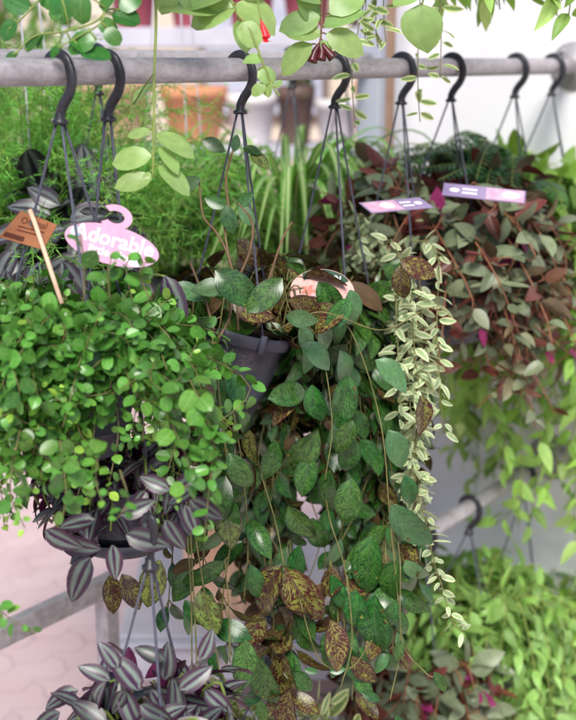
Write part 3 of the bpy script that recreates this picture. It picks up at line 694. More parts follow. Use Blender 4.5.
# fronds that reach left along the wall
for (a_, b_, c_) in (((505, 200, 2.45), (470, 165, 2.45), (400, 172, 2.42)), ((500, 200, 2.5), (455, 158, 2.55), (418, 158, 2.55)), ((505, 195, 2.45), (480, 165, 2.4), (438, 180, 2.36))):
    frond(gl, gs, pxpath([a_, b_, c_], 16), .032)
gl.build('foliage', [M['fern']], b9['t']); gs.build('stems', [M['stem_green']], b9['t'])

LI = dict(step=.027, L=(.055, .095), ratio=.40, kind='acute', opp=False, spin=165, droop=.4, fwd=.5, nout=.5, nup=.7, pet=.002, bend=(.2, .9), cup=(.15, .5), sr=.0020, taper=.8, jit=.32, start=.06)
def limebasket(label, pt, py, rim, n, drop, mat, reach=(.02, .12), sp=LI, rr=RAIL_R, rise=(.03, .1)):
    b = basket(label, pt, py, rim, .13, 0, (-65, 45, 170), rr=rr)
    gl, gs = G(), G()
    for i in range(n):
        a = rs.uniform(-180, 180); p = drape(b['C'], b['R'], a, rs.uniform(*rise), rs.uniform(*reach), drop[0] + (drop[1] - drop[0]) * rs.rand() ** 1.5, .02)
        if drop[1] > .7 and math.cos(R(a)) < -.75: p = p[p[:, 2] > b['C'][2] - rs.uniform(.15, .6)]
        leafy(gl, gs, p, b['C'], **sp)
    gl.build('foliage', [mat], b['t']); gs.build('stems', [M['stem_green']], b['t'])
    return b
limebasket('basket of bright lime green leaves trailing far down beside the wall at the right edge', front(553), 226, .12, 185, (.02, .80), M['lime'], (.02, .18), {**LI, 'L': (.048, .086), 'ratio': .41, 'jit': .5}, rise=(.04, .15))
limebasket('mound of pale green pointed leaves under the hook on the lower pipe', lower(470), 652, .13, 120, (.03, .36), M['palegreen'], (.02, .13), {**LI, 'L': (.038, .066), 'step': .02, 'jit': .6}, rr=.0172, rise=(.06, .2))
limebasket('pale green leafy basket at the lower right corner of the picture', lower(525), 672, .13, 105, (.03, .36), M['lime'], (.02, .13), {**LI, 'L': (.04, .07), 'step': .022, 'jit': .6}, rr=.0172, rise=(.06, .24))
b12 = basket('low basket of grey green and dark red leaves at the bottom, on the lower pipe', lower(425), 700, .11, .12, 0, (-70, 50, 160), rr=.0172)
gl, gs = G(), G()
for i in range(80):
    a = rs.uniform(-180, 180); p = drape(b12['C'], b12['R'], a, rs.uniform(.04, .13), rs.uniform(.01, .09), rs.uniform(.03, .2)); leafy(gl, gs, p, b12['C'], **RE)
gl.build('foliage', MR, b12['t']); gs.build('stems', [M['stem_red']], b12['t'])
b13 = basket('small basket at the bottom centre under the lower pipe with pale cream edged leaves', lower(268), 780, .09, .11, 0, (-70, 40, 165), rr=.0172)
gl, gs = G(), G()
for i in range(44):
    a = rs.uniform(-180, 180); p = drape(b13['C'], b13['R'], a, rs.uniform(.06, .14), rs.uniform(.02, .16), rs.uniform(.02, .1)); leafy(gl, gs, p, b13['C'], **{**DI, 'step': .03, 'L': (.04, .06)})
gl.build('foliage', [M['dischidia_green']], b13['t']); gs.build('stems', [M['stem_olive']], b13['t'])

# ================================================================== spider plant and asparagus ferns behind
b14 = basket('spider plant with long arching cream striped leaves on the rear pipe', rear(292), 250, .085, .12, 0, (-70, 50, 170), rr=.0165)
gl = G()
def strap(p, w, n0):
    k = len(p); t = np.gradient(p, axis=0); v = []; s = np.linspace(0, 1, k)
    wd = w * np.minimum(1, s * 4 + .55) * np.minimum(1, (1 - s) * 2.2 + .02) ** .8
    for i in range(k):
        T = unit(t[i]); sd_ = unit(np.cross(T, n0)); nr = np.cross(sd_, T)
        v += [p[i] + sd_ * wd[i] * q / 2 + nr * abs(q) * wd[i] * .18 for q in TT]
    uv = np.stack([np.tile(TT / 2 + .5, k), np.repeat(s, 5)], 1)
    gl.add(v, grid_faces(k, 5), uv, rs.rand(2))
for i in range(170):
    a = rs.normal(-.2, .9) + (math.pi if rs.rand() < .4 else 0); h = np.array([math.cos(a), math.sin(a), 0]); L = rs.uniform(.22, .52); u = rs.uniform(.06, .27); c0 = b14['C'] + h * rs.uniform(0, .05)
    p = catmull([c0, c0 + h * L * .22 + Z * u * .7, c0 + h * L * .6 + Z * u * rs.uniform(.75, 1.05), c0 + h * L + Z * u * rs.uniform(-.1, .5)], 7)
    strap(p, rs.uniform(.012, .020), Z + .01)
gl.build('foliage', [M['spider']], b14['t'])

def overhead(px, d, z):     # point on a pipe above the picture
    q = W(px, 100, d); q[2] = z; return q
OV0 = overhead(190, 2.62, 2.25)
def back_rail_pt(px):
    lo, hi = -3., 3.
    for _ in range(50):
        m = (lo + hi) / 2; q = OV0 + RD * m; r_ = q - EYE; r_[2] = -.2
        if 288 + F * r_[0] / (r_ @ FWD) < px: lo = m
        else: hi = m
    return OV0 + RD * lo
rail('overhead_rail', 'pipe above the picture carrying the feathery ferns', back_rail_pt(-260), back_rail_pt(420), RAIL_R)
def feathery(label, pt, py, seed_n, rad):
    b = basket(label, pt, py, .10, .13, 0, (-70, 50, 170), cordmat='white_metal')
    gs = G(); tri_v, tri_f, rr_ = [], [], []
    for i in range(seed_n):
        a = R(rs.uniform(-180, 180)); el = rs.uniform(.05, 1.45); h = np.array([math.cos(a), math.sin(a), 0]); L = rad * rs.uniform(.6, 1.15)
        c0 = b['C'] + h * .04; e = h * math.cos(el) * L + Z * math.sin(el) * L
        p = catmull([c0, c0 + e * .45 + Z * .07 + rs.normal(0, .015, 3), c0 + e * .8 + Z * .05, c0 + e + h * .05 - Z * rs.uniform(.0, .10)], 8)
        gs.tube(p, .0011, 4, 0, .0005)
        q, s = resample(p, .011); tg = np.gradient(q, axis=0); ph = 0
        for j in range(3, len(q)):
            T = unit(tg[j]); ph += 2.4; e1 = unit(np.cross(T, Z + .01)); e2 = np.cross(e1, T)
            bl = (.05 + .05 * rs.rand()) * (1 - .7 * s[j]); bd = unit(math.cos(ph) * e1 + math.sin(ph) * e2 * .7 + T * .7)
            n = max(4, int(bl / .0045)); rv = rs.rand(2)
            sp_ = np.linspace(.1, 1, n)[:, None] * bl
            base = q[j] + sp_ * bd - Z * (sp_ ** 2) * 2.0
            nd = rs.normal(0, .75, (n, 3)) + bd * .7; nd /= np.linalg.norm(nd, axis=1)[:, None]
            ln = rs.uniform(.012, .022, n)[:, None]; sw = np.cross(nd, rs.normal(0, 1, (n, 3))); sw /= np.linalg.norm(sw, axis=1)[:, None]; sw *= .0011
            k = len(tri_v) * 0
            tri_v.append(np.stack([base - sw, base + sw, base + nd * ln], 1).reshape(-1, 3)); rr_.append(np.tile(rv, (n * 3, 1)))
            w2 = np.cross(bd, rs.normal(0, 1, 3)); w2 = unit(w2) * .0008
            tri_v.append(np.array([q[j] - w2, q[j] + w2, base[-1]])); rr_.append(np.tile(rv, (3, 1)))
    v = np.concatenate(tri_v); r = np.concatenate(rr_)
    g = G(); g.add(v, [(3 * i, 3 * i + 1, 3 * i + 2) for i in range(len(v) // 3)]); g.r[-1] = r
    g.build('foliage', [M['needle']], b['t']); gs.build('stems', [M['stem_green']], b['t'])
feathery('feathery light green fern filling the background behind the left hooks', back_rail_pt(25), 262, 150, .42)
feathery('feathery light green fern behind the middle cords, left of the spider plant', back_rail_pt(178), 272, 110, .30)

# ================================================================== plants hanging into the top of the picture
def top_rail_pt(px, off=.05):
    q = front(px) + RN * off; q[2] = 2.32; return q
rail('overhead_rail', 'pipe above the picture carrying the plants that dangle into its top edge', top_rail_pt(-420), top_rail_pt(590), RAIL_R)
def topbasket(label, px, off=.05, zt=1.92):
    b = basket(label, top_rail_pt(px, off), 0, .07, .10, 0, (-70, 50, 170), top=zt)
    g = G(); g.tube([top_rail_pt(px, .05), top_rail_pt(px, off) + RN * .02], .008, 10); g.build('bracket', M['steel'], b['t'])
    return b
def vine(parent, l, leaves, leafmat, stemmat, r=.002, ratio=.6, kind='ellip', dd=0, lm=1, **kw):
    g = G(); P = pxpath(l); g.tube(P, r, 6, 0, r * .7); vn = g.build('vine', M[stemmat], parent)
    for x in leaves:
        px, py, a, L = x[:4]; d = x[4] if len(x) > 4 else l[len(l) // 2][2]
        g = G(); o_ = W(px, py, d); k = P[np.argmin(np.linalg.norm(P - o_, axis=1))]
        g.tube([k, (k + o_) / 2 + Z * .002, o_], .0012, 5, 1)
        pleaf(g, px, py, d, a, L, ratio, kind, 0, None, roll=rs.uniform(-.35, .35), nface=rs.uniform(.35, .85), bend=rs.uniform(.2, 1.0), cup=rs.uniform(.0, .4), **kw)
        g.build('leaf', [M[leafmat], M[stemmat]], vn)
    return vn
t1 = topbasket('glossy dark green vine looping over the pipe at the upper left', 80, .10)
d = 1.46
vine(t1['t'], [(130, -95, d), (125, -40, d), (104, 14, d), (70, 30, d), (35, 36, d), (14, 55, d)], [(82, -6, 100, 30), (60, -10, 80, 32), (52, 20, -60, 18), (28, 52, -70, 24), (18, 54, 160, 14), (44, 34, 140, 16), (70, 40, 20, 26), (100, 20, 40, 22)], 'hoya_dark', 'stem_green', .0017, .78, 'round')
vine(t1['t'], [(90, -95, d + .03), (108, -20, d + .03), (104, 14, d), (100, 24, d), (76, 38, d), (58, 48, d)], [(104, 12, -70, 30), (112, 14, 10, 30), (106, 28, 50, 22), (96, 40, 175, 32), (80, 52, 10, 32), (60, 48, 150, 14), (120, 10, -40, 26)], 'hoya_dark', 'stem_green', .0017, .78, 'round')
vine(t1['t'], [(60, -95, d + .04), (50, -20, d + .04), (30, 10, d + .04), (8, 30, d + .04)], [(50, -20, 100, 30), (30, 8, 200, 30), (14, 20, 120, 24), (66, -12, 60, 24)], 'hoya_dark', 'stem_green', .0015, .78, 'round')
t2 = topbasket('pale green waxy leaved plant hanging into the top, one long trail crossing the pipe', 210, .09)
d = 1.58
vine(t2['t'], [(160, -110, d), (154, -40, d), (156, 20, d - .02), (154, 80, d - .03), (154, 130, d - .03), (153, 178, d - .03)],
     [(152, 156, 175, 46, d - .03), (152, 178, 165, 40, d - .03), (156, 134, 20, 46, d - .03), (158, 148, 40, 34, d - .03), (158, 166, 30, 44, d - .03), (150, 130, 165, 24, d - .03), (150, 172, 120, 16, d - .03), (134, 104, -60, 30, d + .1)], 'hoya', 'stem_green', .0024, .56, 'oval')
vine(t2['t'], [(225, -110, d), (222, -40, d), (230, -5, d), (236, 12, d)], [(236, 4, 25, 52), (236, 8, 175, 54), (232, -8, 165, 50), (238, 20, 70, 34), (218, 14, 195, 60), (236, -6, -30, 46), (180, -14, 40, 42), (172, -20, 110, 36), (196, -12, 60, 38)], 'hoya', 'stem_green', .0022, .72, 'oval')
vine(t2['t'], [(236, 12, d - .02), (250, 30, d - .03), (262, 60, d - .03), (274, 88, d - .03), (280, 96, d - .03)], [(262, 62, 200, 22), (258, 70, 30, 22), (266, 86, 160, 18), (276, 88, -60, 10), (270, 82, 110, 16), (242, 22, 60, 30)], 'hoya', 'stem_green', .0018, .8, 'round')
g = G(); g.tube(pxpath([(250, -60, d), (256, -10, d), (261, 20, d)]), .0009, 6); g.build('stem', M['stem_green'], t2['t'])
g = G(); p = pxpath([(261, 20, d), (263, 27, d), (265, 34, d), (266, 39, d)]); g.tube(p, np.interp(np.linspace(0, 1, len(p)), [0, .3, .7, .9, 1], [.001, .0035, .0062, .0068, .003]), 10)
for k in range(4):
    a_ = k * 1.57; g.leaf(p[-3], -Z * .8 + RIGHT * math.cos(a_) * .6 + np.array([0, math.sin(a_) * .6, 0]), Z, .012, .007, 'oval', -.8, .2)
g.build('flower', M['redflower'], t2['t'])
t3 = topbasket('waxy leaved plant with dark maroon tube flowers dangling at the top centre', 325, .08)
d = 1.80
vine(t3['t'], [(322, -120, d), (324, -50, d), (322, 0, d), (321, 34, d), (318, 48, d)], [(324, 28, -30, 46), (322, 34, 185, 38), (320, 16, 160, 44), (326, 34, 20, 44), (330, 14, -40, 50), (312, 44, 150, 44), (322, 40, 60, 20), (300, -10, 60, 40), (322, 4, 200, 40)], 'hoya', 'stem_brown', .0022, .62, 'oval')
g = G()
for l in ([(320, 44, d), (315, 52, d), (312, 62, d)], [(322, 44, d), (328, 52, d), (333, 58, d)], [(321, 45, d), (322, 52, d), (321, 60, d)]):
    p = pxpath(l, 6); g.tube(p, np.linspace(.003, .008, len(p)), 10)
g.build('flower', M['calyx'], t3['t'])
vine(t3['t'], [(420, -150, d), (424, -60, d), (424, -10, d), (422, 6, d)], [(421, 4, 92, 50), (424, -20, 150, 40)], 'hoya', 'stem_green', .0018, .86, 'ovate')
t4 = topbasket('thin vines with small cream edged leaves dangling at the top right of centre', 392, .06)
d = 1.96
for l in ([(360, -120, d), (372, -40, d), (360, 20, d), (352, 70, d), (355, 128, d)], [(380, -120, d), (376, -30, d), (376, 30, d), (378, 48, d)], [(400, -120, d), (385, -30, d), (384, 20, d), (386, 44, d)], [(412, -120, d), (420, -30, d), (418, 50, d), (418, 90, d), (420, 122, d)],
          [(425, -120, d), (438, -30, d), (441, 30, d), (440, 78, d)], [(395, -120, d), (370, -30, d), (366, 0, d), (365, 40, d)]):
    g = G(); leafy(g, g, pxpath(l), W(395, 0, 2.1), **{**DI, 'mats': (1,), 'L': (.028, .042), 'step': .019, 'start': .35, 'droop': .1, 'nout': 1., 'nup': .3, 'jit': .45, 'keep': 1., 'cup': (.1, .4)}); g.build('vine', [M['stem_olive'], M['dischidia_green']], t4['t'])
t5 = topbasket('blurred green pointed leaves hanging into the upper right corner', 414, .25, 1.905)
gl, gs = G(), G()
for i in range(70):
    p = drape(t5['C'] - Z * .03, .07, rs.uniform(-180, 180), .03, rs.uniform(.0, .10), rs.uniform(.05, .19)); leafy(gl, gs, p, t5['C'], **{**LI, 'L': (.055, .085), 'step': .022})
gl.build('foliage', [M['lime']], t5['t']); gs.build('stems', [M['stem_green']], t5['t'])

# ================================================================== plant tags
def frame(px, py, d, roll=0, yaw=0, tip=0):
    """rows: local x (right), y (up), z (towards the camera)"""
    x, y, z = RIGHT, UP, -FWD
    m = np.stack([x, y, z]); q = np.array((Matrix.Rotation(R(yaw), 3, 'Y') @ Matrix.Rotation(R(tip), 3, 'X') @ Matrix.Rotation(R(-roll), 3, 'Z')))
    return W(px, py, d), (q.T) @ m
def sheet(name, outline, th, fr, mat, parent, z=0.):
    o_, m = fr; n = len(outline); v = np.array([(x, y, z) for x, y in outline] + [(x, y, z - th) for x, y in outline])
    g = G(); g.add(o_ + v @ m, [tuple(range(n)), tuple(range(n, 2 * n))[::-1]] + [(i, i + n, (i + 1) % n + n, (i + 1) % n) for i in range(n)])
    o = g.build(name, mat, parent, False)
    o['_o'] = list(parent['_o']); return o
def text(name, body, size, at, fr, mat, parent, rot=0, z=.0006, bold=0):
    cu = bpy.data.curves.new('t', 'FONT'); cu.body = body; cu.size = size; cu.align_x = 'CENTER'; cu.align_y = 'CENTER'; cu.offset = bold; cu.resolution_u = 3
    o = bpy.data.objects.new('t', cu); col.objects.link(o); bpy.context.view_layer.update()
    me = bpy.data.meshes.new_from_object(o.evaluated_get(bpy.context.evaluated_depsgraph_get())); bpy.data.objects.remove(o)
    v = np.array([p.co[:] for p in me.vertices]); f = [tuple(p.vertices) for p in me.polygons]; bpy.data.meshes.remove(me)
    c, s_ = math.cos(R(rot)), math.sin(R(rot))
    v = np.stack([v[:, 0] * c - v[:, 1] * s_ + at[0], v[:, 0] * s_ + v[:, 1] * c + at[1], np.full(len(v), z)], 1)
    g = G(); g.add(fr[0] + v @ fr[1], f); return g.build(name, mat, parent, False)
def oval(cx, cy, a, b, n=40, a0=0, a1=360):
    return [(cx + a * math.cos(R(a0 + (a1 - a0) * i / n)), cy + b * math.sin(R(a0 + (a1 - a0) * i / n))) for i in range(n)]
def flat(name, c1, c2=None, sc=40): return simple(name, c1, c2 or tuple(min(1, x * 1.08) for x in c1), sc, .75, .08)
M['tag_pink'] = flat('pink_card', (.58, .31, .45), (.63, .37, .5)); M['tag_white'] = flat('white_print', (.86, .83, .86)); M['tag_brown'] = flat('brown_card', (.27, .105, .05), (.33, .14, .07), 60)
M['tag_ink'] = flat('dark_ink', (.09, .03, .02)); M['stick'] = simple('pale_stick', (.66, .42, .28), (.76, .54, .39), 60, .6); M['tag_purple'] = flat('purple_card', (.24, .18, .33), (.33, .26, .42), 20); M['tag_blush'] = flat('blush_print', (.52, .27, .42), (.66, .45, .56), 60)
M['tag_red'] = flat('coral_print', (.80, .17, .13), (.82, .3, .25), 90); M['tag_green'] = flat('dark_green_print', (.03, .07, .05), (.06, .11, .08), 60); M['tag_sky'] = flat('pale_blue_print', (.5, .68, .8))
M['tag_petal'] = flat('pale_petal_print', (.66, .36, .32), (.74, .5, .45), 120)
# pink oval tag with an open loop
fr = frame(112, 245, 1.53, 15, 8, -10); s_ = 1.53 / F
t = thing('plant_tag', 'pink oval plant tag with white lettering and an open loop, among the left leaves', 'plant tag', fr[0])
ol = oval(0, 0, 48 * s_, 20 * s_, 48)
card = sheet('card', ol, .0008, fr, M['tag_pink'], t)
lp = [(x, y) for x, y in oval(-4 * s_, 29 * s_, 17 * s_, 13 * s_, 30, -140, 150)]; li = [(x, y) for x, y in oval(-4 * s_, 29 * s_, 9 * s_, 6.5 * s_, 30, -140, 150)]
n = 30; v = np.array([(x, y, -.0001) for x, y in lp + li]); g = G(); g.add(fr[0] + v @ fr[1], [(i, i + 1, n + i + 1, n + i) for i in range(n - 1)]); g.build('loop', M['tag_pink'], t, False)
text('lettering', 'Adorable', 22 * s_, (1 * s_, 5 * s_), fr, M['tag_white'], card, 0, .0006, .0006)
text('lettering', 'little plants', 12 * s_, (5 * s_, -9 * s_), fr, M['tag_white'], card, 0, .0006, .0003)
sheet('printed_spot', oval(-38 * s_, 4 * s_, 5 * s_, 6 * s_, 16), .0001, fr, M['tag_sky'], card, .0005)
sheet('printed_spot', oval(26 * s_, -13 * s_, 6 * s_, 3 * s_, 16), .0001, fr, M['tag_sky'], card, .0005)
# brown tag on a stick
fr = frame(28, 229, 1.55, 14, -20, -15); s_ = 1.55 / F
t = thing('plant_tag', 'brown square card fixed on a pale wooden stick at the left edge', 'plant tag', W(62, 300, 1.52))
card = sheet('card', [(-30 * s_, -15 * s_), (26 * s_, -17 * s_), (31 * s_, 11 * s_), (-16 * s_, 17 * s_)], .001, fr, M['tag_brown'], t)
text('lettering', 'Original', 10 * s_, (5 * s_, 7 * s_), fr, M['tag_ink'], card, -1)
for k, (y, w) in enumerate(((0, 20), (-4, 16))):
    sheet('printed_line', [(-12 * s_, y * s_), (w * s_, (y - .5) * s_), (w * s_, (y + .8) * s_), (-12 * s_, (y + 1.2) * s_)], .0001, fr, M['tag_ink'], card, .0005)
sheet('barcode', [(-26 * s_, -13 * s_), (0, -14 * s_), (0, -9 * s_), (-24 * s_, -8 * s_)], .0001, fr, M['tag_ink'], card, .0005)
g = G(); g.tube([W(30, 210, 1.535), W(36, 226, 1.53), W(48, 262, 1.52), W(62, 304, 1.50)], .0030, 10); g.build('stick', M['stick'], t)
# red and white tag
fr = frame(322, 292, 1.84, 8, -12, -14); s_ = 1.84 / F
t = thing('plant_tag', 'round tag with coral red flowers and a dark green lettered band, above the mottled leaves', 'plant tag', fr[0])
card = sheet('card', oval(0, 0, 33 * s_, 24 * s_, 40), .0008, fr, M['tag_petal'], t)
sheet('printed_band', oval(0, 0, 32.5 * s_, 23.5 * s_, 30, 40, 140) + oval(0, -1 * s_, 27 * s_, 16 * s_, 30, 140, 40), .0001, fr, M['tag_green'], card, .0004)
text('lettering', 'AESCHYN', 7.5 * s_, (0, 15.5 * s_), fr, M['tag_white'], card, 0, .0008, .0003)
for (x, y, a, b, m) in [(-14, 0, 8, 6, 'tag_red'), (-22, -8, 6, 4, 'tag_petal'), (2, -2, 9, 7, 'tag_petal'), (14, -6, 9, 5, 'tag_red'), (18, -14, 8, 4, 'tag_petal'), (-4, -14, 9, 4, 'tag_red'), (20, 3, 6, 5, 'tag_petal'), (-10, -7, 4, 3, 'tag_blush')]:
    pts = [(x * s_ + a * s_ * (.75 + .25 * math.cos(5 * q)) * math.cos(q), y * s_ + b * s_ * (.75 + .25 * math.cos(5 * q)) * math.sin(q)) for q in np.linspace(0, 2 * math.pi, 40, endpoint=False)]
    sheet('printed_flower', pts, .0001, fr, M[m], card, .0004 + .00004 * abs(x))
# purple tags
for (px, py, d, roll, tip, w, h, lab, right) in ((396, 205, 2.02, -17, -66, 66, 15, 'purple tag lying on the leaves beside the cream edged vines', -1), (484, 193, 2.12, 11, -50, 82, 15, 'longer purple tag with blush picture above the maroon dome of leaves', 1)):
    fr = frame(px, py, d, roll, 0, tip); s_ = d / F; hx, hy = w / 2 * s_, h / 2 * s_ / max(.35, math.cos(R(tip)))
    t = thing('plant_tag', lab, 'plant tag', fr[0])
    card = sheet('card', [(-hx, -hy), (hx, -hy), (hx, hy), (-hx, hy)], .0008, fr, M['tag_purple'], t)
    x0, x1 = (.05 * hx, .96 * hx) if right > 0 else (-.95 * hx, .1 * hx)
    sheet('printed_picture', [(x0, -hy * .9), (x1, -hy * .9), (x1, hy * .9), (x0, hy * .9)], .0001, fr, M['tag_blush'], card, .0004)
    sheet('printed_spot', oval((x0 + x1) / 2 + .15 * hx, 0, .22 * hx, .55 * hy, 20), .0001, fr, M['tag_white'], card, .0008)
    for k in (-1, 1):
        c_ = -.35 * hx * right; sheet('printed_line', [(c_ - .18 * hx, k * .3 * hy - .12 * hy), (c_ + .18 * hx, k * .3 * hy - .12 * hy), (c_ + .18 * hx, k * .3 * hy + .12 * hy), (c_ - .18 * hx, k * .3 * hy + .12 * hy)], .0001, fr, M['tag_white'], card, .0004)
    sheet('printed_ring', oval(-.72 * hx * right, 0, .12 * hx, .3 * hy, 20), .0001, fr, M['tag_white'], card, .0004)

# ================================================================== background: display shelf with pots, low bench, far wall
XA = np.stack([RIGHT, np.array([0, 1., 0]), Z])
DS = 4.6
t = thing('display_shelf', 'blurred white display shelf with clay pots behind the pipes', 'shelf', W(235, 720, DS) * np.array([1, 1, 0]))
yb = W(235, 60, DS)[1]
zt = zat(0, yb, 38); zl = zat(0, yb, 150)
g = G(); g.box(np.array([-.22, yb, zt]), .62, .16, .036, XA, 0, .1); g.build('board', M['white_metal'], t, False)
g = G(); g.box(np.array([-.22, yb, zl]), .62, .16, .025, XA, 0, .1); g.build('board', M['white_metal'], t, False)
for x in (-.80, .36):
    g = G(); g.box(np.array([x, yb + .12, zt / 2 - .03]), .022, .022, zt / 2 - .03, XA, 0, .1); g.build('leg', M['white_metal'], t, False)
def pot(label, x, y, z, r, h, mat, cat='pot', lip=.1):
    t_ = thing('clay_pot', label, cat, (x, y, z), 'pots on the blurred display shelf')
    g = G(); g.lathe([(0, 0), (r * .68, 0), (r * .7, .004), (r * .93, h * .78), (r, h * .79), (r * 1.01, h), (r * .93, h), (r * .9, h * .8), (r * .65, h * .1), (0, h * .1)], np.array([x, y, z]), 32); g.build('body', M[mat], t_)
    g = G(); g.lathe([(0, h * .9), (r * .9, h * .88)], np.array([x, y, z]), 24); g.build('soil', M['soil'], t_)
zu = zt + .037
for i, (x, r, mat, h, lab) in enumerate([(-.58, .10, 'red_glaze', .2, 'dusky red glazed pot on the upper shelf, leftmost'), (-.36, .10, 'red_glaze', .2, 'dusky red glazed pot on the upper shelf, second from left'), (-.14, .10, 'red_glaze', .2, 'dusky red glazed pot on the upper shelf, in the middle'), (.07, .1, 'red_glaze', .2, 'dusky red glazed pot on the upper shelf, behind the maroon flowers'), (.28, .07, 'brown_glaze', .18, 'dark brown glazed pot at the right end of the upper shelf')]):
    pot(lab, x, yb - .03, zu, r, h, mat)
zl_ = zl + .026
for x, r, mat, h, lab in [(-.66, .15, 'peach', .26, 'large peach clay pot on the lower shelf at the left'), (-.36, .13, 'terracotta', .22, 'terracotta pot on the lower shelf left of the pale one'), (-.14, .10, 'white_pot', .19, 'pale ceramic pot on the lower shelf'), (.03, .075, 'brown_glaze', .22, 'dark brown pot on the lower shelf behind the yellow flowers'), (.19, .09, 'white_pot', .17, 'pale ceramic pot on the lower shelf near the blue grey post'), (.33, .075, 'terracotta', .24, 'terracotta pot at the right end of the lower shelf')]:
    pot(lab, x, yb - .04, zl_, r, h, mat)
# flowers in the dark pot
c = np.array([.03, yb - .04, zl_ + .2]); t = thing('potted_flower', 'blurred yellow flowers with green leaves in a dark pot on the shelf', 'flowers', c)
gl = G(); gs = G()
for i in range(26):
    a = rs.uniform(0, 6.28); e = np.array([math.cos(a) * rs.uniform(.02, .1), math.sin(a) * .06, rs.uniform(.02, .1)]); gs.tube([c, c + e * .5 + Z * .02, c + e], .002, 4)
    for k in range(6): gl.leaf(c + e, np.array([math.cos(k * 1.05), math.sin(k * 1.05), .3]), Z, .03, .016, 'ellip', .2, .1, 0)
    gl.leaf(c + e * .5, e + rs.normal(0, .04, 3), Z, .07, .03, 'ovate', .5, .2, 1)
gl.build('petals', [M['yellow'], M['shrub']], t); gs.build('stems', [M['stem_green']], t)

# low white bench, bar and planter seen through the lower leaves
def bar(name, a, b, hw, hh, mat, parent):
    d_ = unit(b - a); sd_ = unit(np.cross(d_, Z)); g = G(); g.box((a + b) / 2, np.linalg.norm(b - a) / 2, hw, hh, np.stack([d_, sd_, np.cross(sd_, d_)]), 0, .15); return g.build(name, mat, parent, False)
q = W(106, 585, 2.35); zb = q[2]
t = thing('steel_stand', 'low steel stand with a flat bar over the pink paving at the lower left', 'stand', (q[0], q[1], 0))
bar('bar', q - RD * 1.5, q + RD * .02, .012, .021, M['steel'], t)
g = G(); g.box(np.array([q[0], q[1] , zb / 2 - .012]) + RD * .0, .017, .017, zb / 2 - .012, np.stack([RD, RN, Z]), 0, .12); g.build('leg', M['steel'], t, False)
for k in (-1.48, ):
    g = G(); g.box(np.array([q[0], q[1], zb / 2 - .012]) + RD * k, .017, .017, zb / 2 - .012, np.stack([RD, RN, Z]), 0, .12); g.build('leg', M['steel'], t, False)
# white bench
q = W(118, 640, 2.9); zb = q[2]; ye = q[1]
t = thing('garden_bench', 'white metal plant bench low behind the trailing leaves', 'bench', (q[0] + .6, ye + .3, 0))
for k, (dy, dz) in enumerate(((0, 0), (.05, .115))):
    pass
cx = q[0] + .62
g = G(); g.box(np.array([cx, ye + .3, zb]), .62, .3, .012, XA, 0, .2); g.build('top', M['white_metal'], t, False)
g = G(); g.box(np.array([cx, ye - .012, zb - .045]), .62, .010, .05, XA, 0, .2); g.build('apron', M['white_metal'], t, False)
g = G(); g.tube([np.array([cx - .62, ye - .03, zb + .0]), np.array([cx + .62, ye - .03, zb])], .009, 12); g.build('edge_tube', M['white_metal'], t)
g = G(); g.tube([np.array([cx - .62, ye - .03, .07]), np.array([cx + .62, ye - .03, .07])], .012, 12); g.build('lower_tube', M['white_metal'], t)
for x in (-.6, .6):
    for y in (.03, .57):
        g = G(); g.box(np.array([cx + x, ye + y, zb / 2 - .007]), .014, .014, zb / 2 - .007, XA); g.build('leg', M['white_metal'], t, False)
# ribbed clay planter on the bench
c = np.array([q[0] + .27, ye + .2, zb + .0125]); t = thing('planter', 'ribbed peach clay planter standing on the white bench', 'planter', c)
g = G(); seg = 96; an = np.arange(seg) * 2 * math.pi / seg; rr_ = .13 + .004 * np.cos(an * 24)
v = np.concatenate([np.stack([rr_ * k * np.cos(an), rr_ * k * np.sin(an), np.full(seg, z)], 1) for k, z in ((.86, 0), (.88, .01), (1, .22), (1.05, .225), (1.05, .25), (.95, .25), (.9, .2))]); g.add(c + v, grid_faces(7, seg, True)); g.build('body', M['peach'], t)
g = G(); g.lathe([(0, .215), (.124, .21)], c, 24); g.build('soil', M['soil'], t)
gl = G()
for i in range(60):
    a = rs.uniform(0, 6.28); gl.leaf(c + Z * .21 + np.array([math.cos(a), math.sin(a), 0]) * rs.uniform(0, .1), np.array([math.cos(a), math.sin(a), rs.uniform(.4, 2)]), Z - np.array([math.cos(a), math.sin(a), 0]) * .5, rs.uniform(.08, .16), .04, 'ovate', .6, .2)
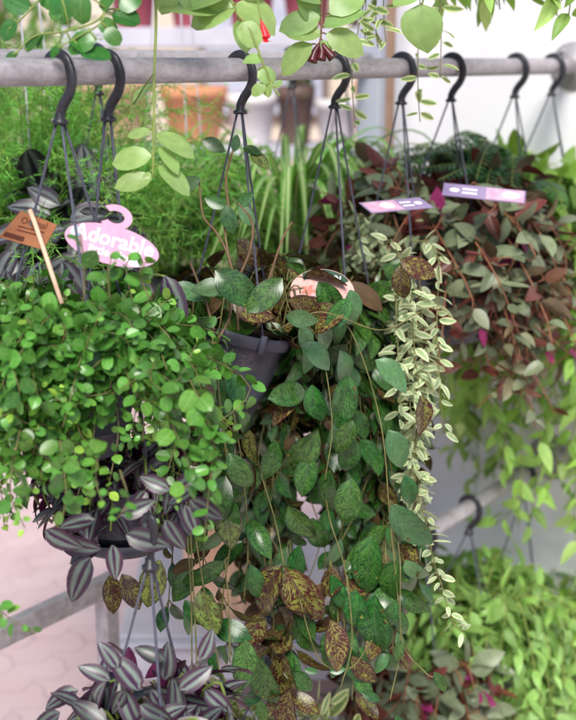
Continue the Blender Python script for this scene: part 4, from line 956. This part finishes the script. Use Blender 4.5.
gl.build('foliage', [M['shrub']], t)

# shrubs and a pale building far behind
def shrub(label, px, d, rx, rz, n, zc):
    c = W(px, 60, d); c[2] = 0; t = thing('shrub', label, 'shrub', c, 'shrubs far behind the stand')
    gl = G(); gs = G()
    for i in range(9):
        a = rs.uniform(0, 6.28); e = np.array([math.cos(a) * rx * .6, math.sin(a) * rx * .6, zc + rz * rs.uniform(-.2, .7)]); gs.tube(catmull([c, c + e * np.array([.3, .3, .5]), c + e], 6), .018, 6, 0, .004)
    for i in range(n):
        u = rs.normal(0, 1, 3); u /= np.linalg.norm(u); k = rs.rand() ** .4 * (.8 + .3 * math.sin(u[0] * 5 + u[2] * 4)); p = c + np.array([u[0] * rx * k, u[1] * rx * k, zc + u[2] * rz * k])
        l = rs.uniform(.06, .11); gl.leaf(p, u + rs.normal(0, .5, 3), Z + u * .4 + rs.normal(0, .3, 3), l, l * .45, 'ellip', .4, .1)
    gl.build('crown', [M['shrub']], t); gs.build('trunk', [M['stem_brown']], t)
shrub('rounded green shrub in the far background behind the left fern', 20, 5.6, .75, .8, 1500, 1.35)
shrub('rounded green shrub low behind the shelf legs', 250, 5.7, .6, .45, 900, .5)
q = W(200, 60, 7.5)
g = G(); c = np.array([q[0] - 1, q[1], 1.7]); 
t = thing('far_building', 'pale blurred building wall far behind the stand', 'building', (c[0], c[1], 0))
g.box(c, 5, .1, 1.7, XA, 0, .02); g.build('wall', simple('warm_cream_plaster', (.62, .52, .42), (.7, .6, .5), 2, .8), t, False)
g = G(); g.box(c + np.array([0, -.15, 1.75]), 5.1, .3, .05, XA); g.build('roof', M['brown_glaze'], t, False)
for k in (-2.4, -.6, 1.4):
    g = G(); g.box(c + np.array([k, -.11, .1]), .4, .03, .55, XA); w_ = g.build('window', M['brown_glaze'], t, False)
    g = G(); g.box(c + np.array([k, -.145, .1]), .36, .006, .51, XA); g.build('frame', M['white_metal'], w_, False) if False else g.build('pane', M['post'], w_, False)
for o in bpy.data.objects:
    if '_o' in o: del o['_o']
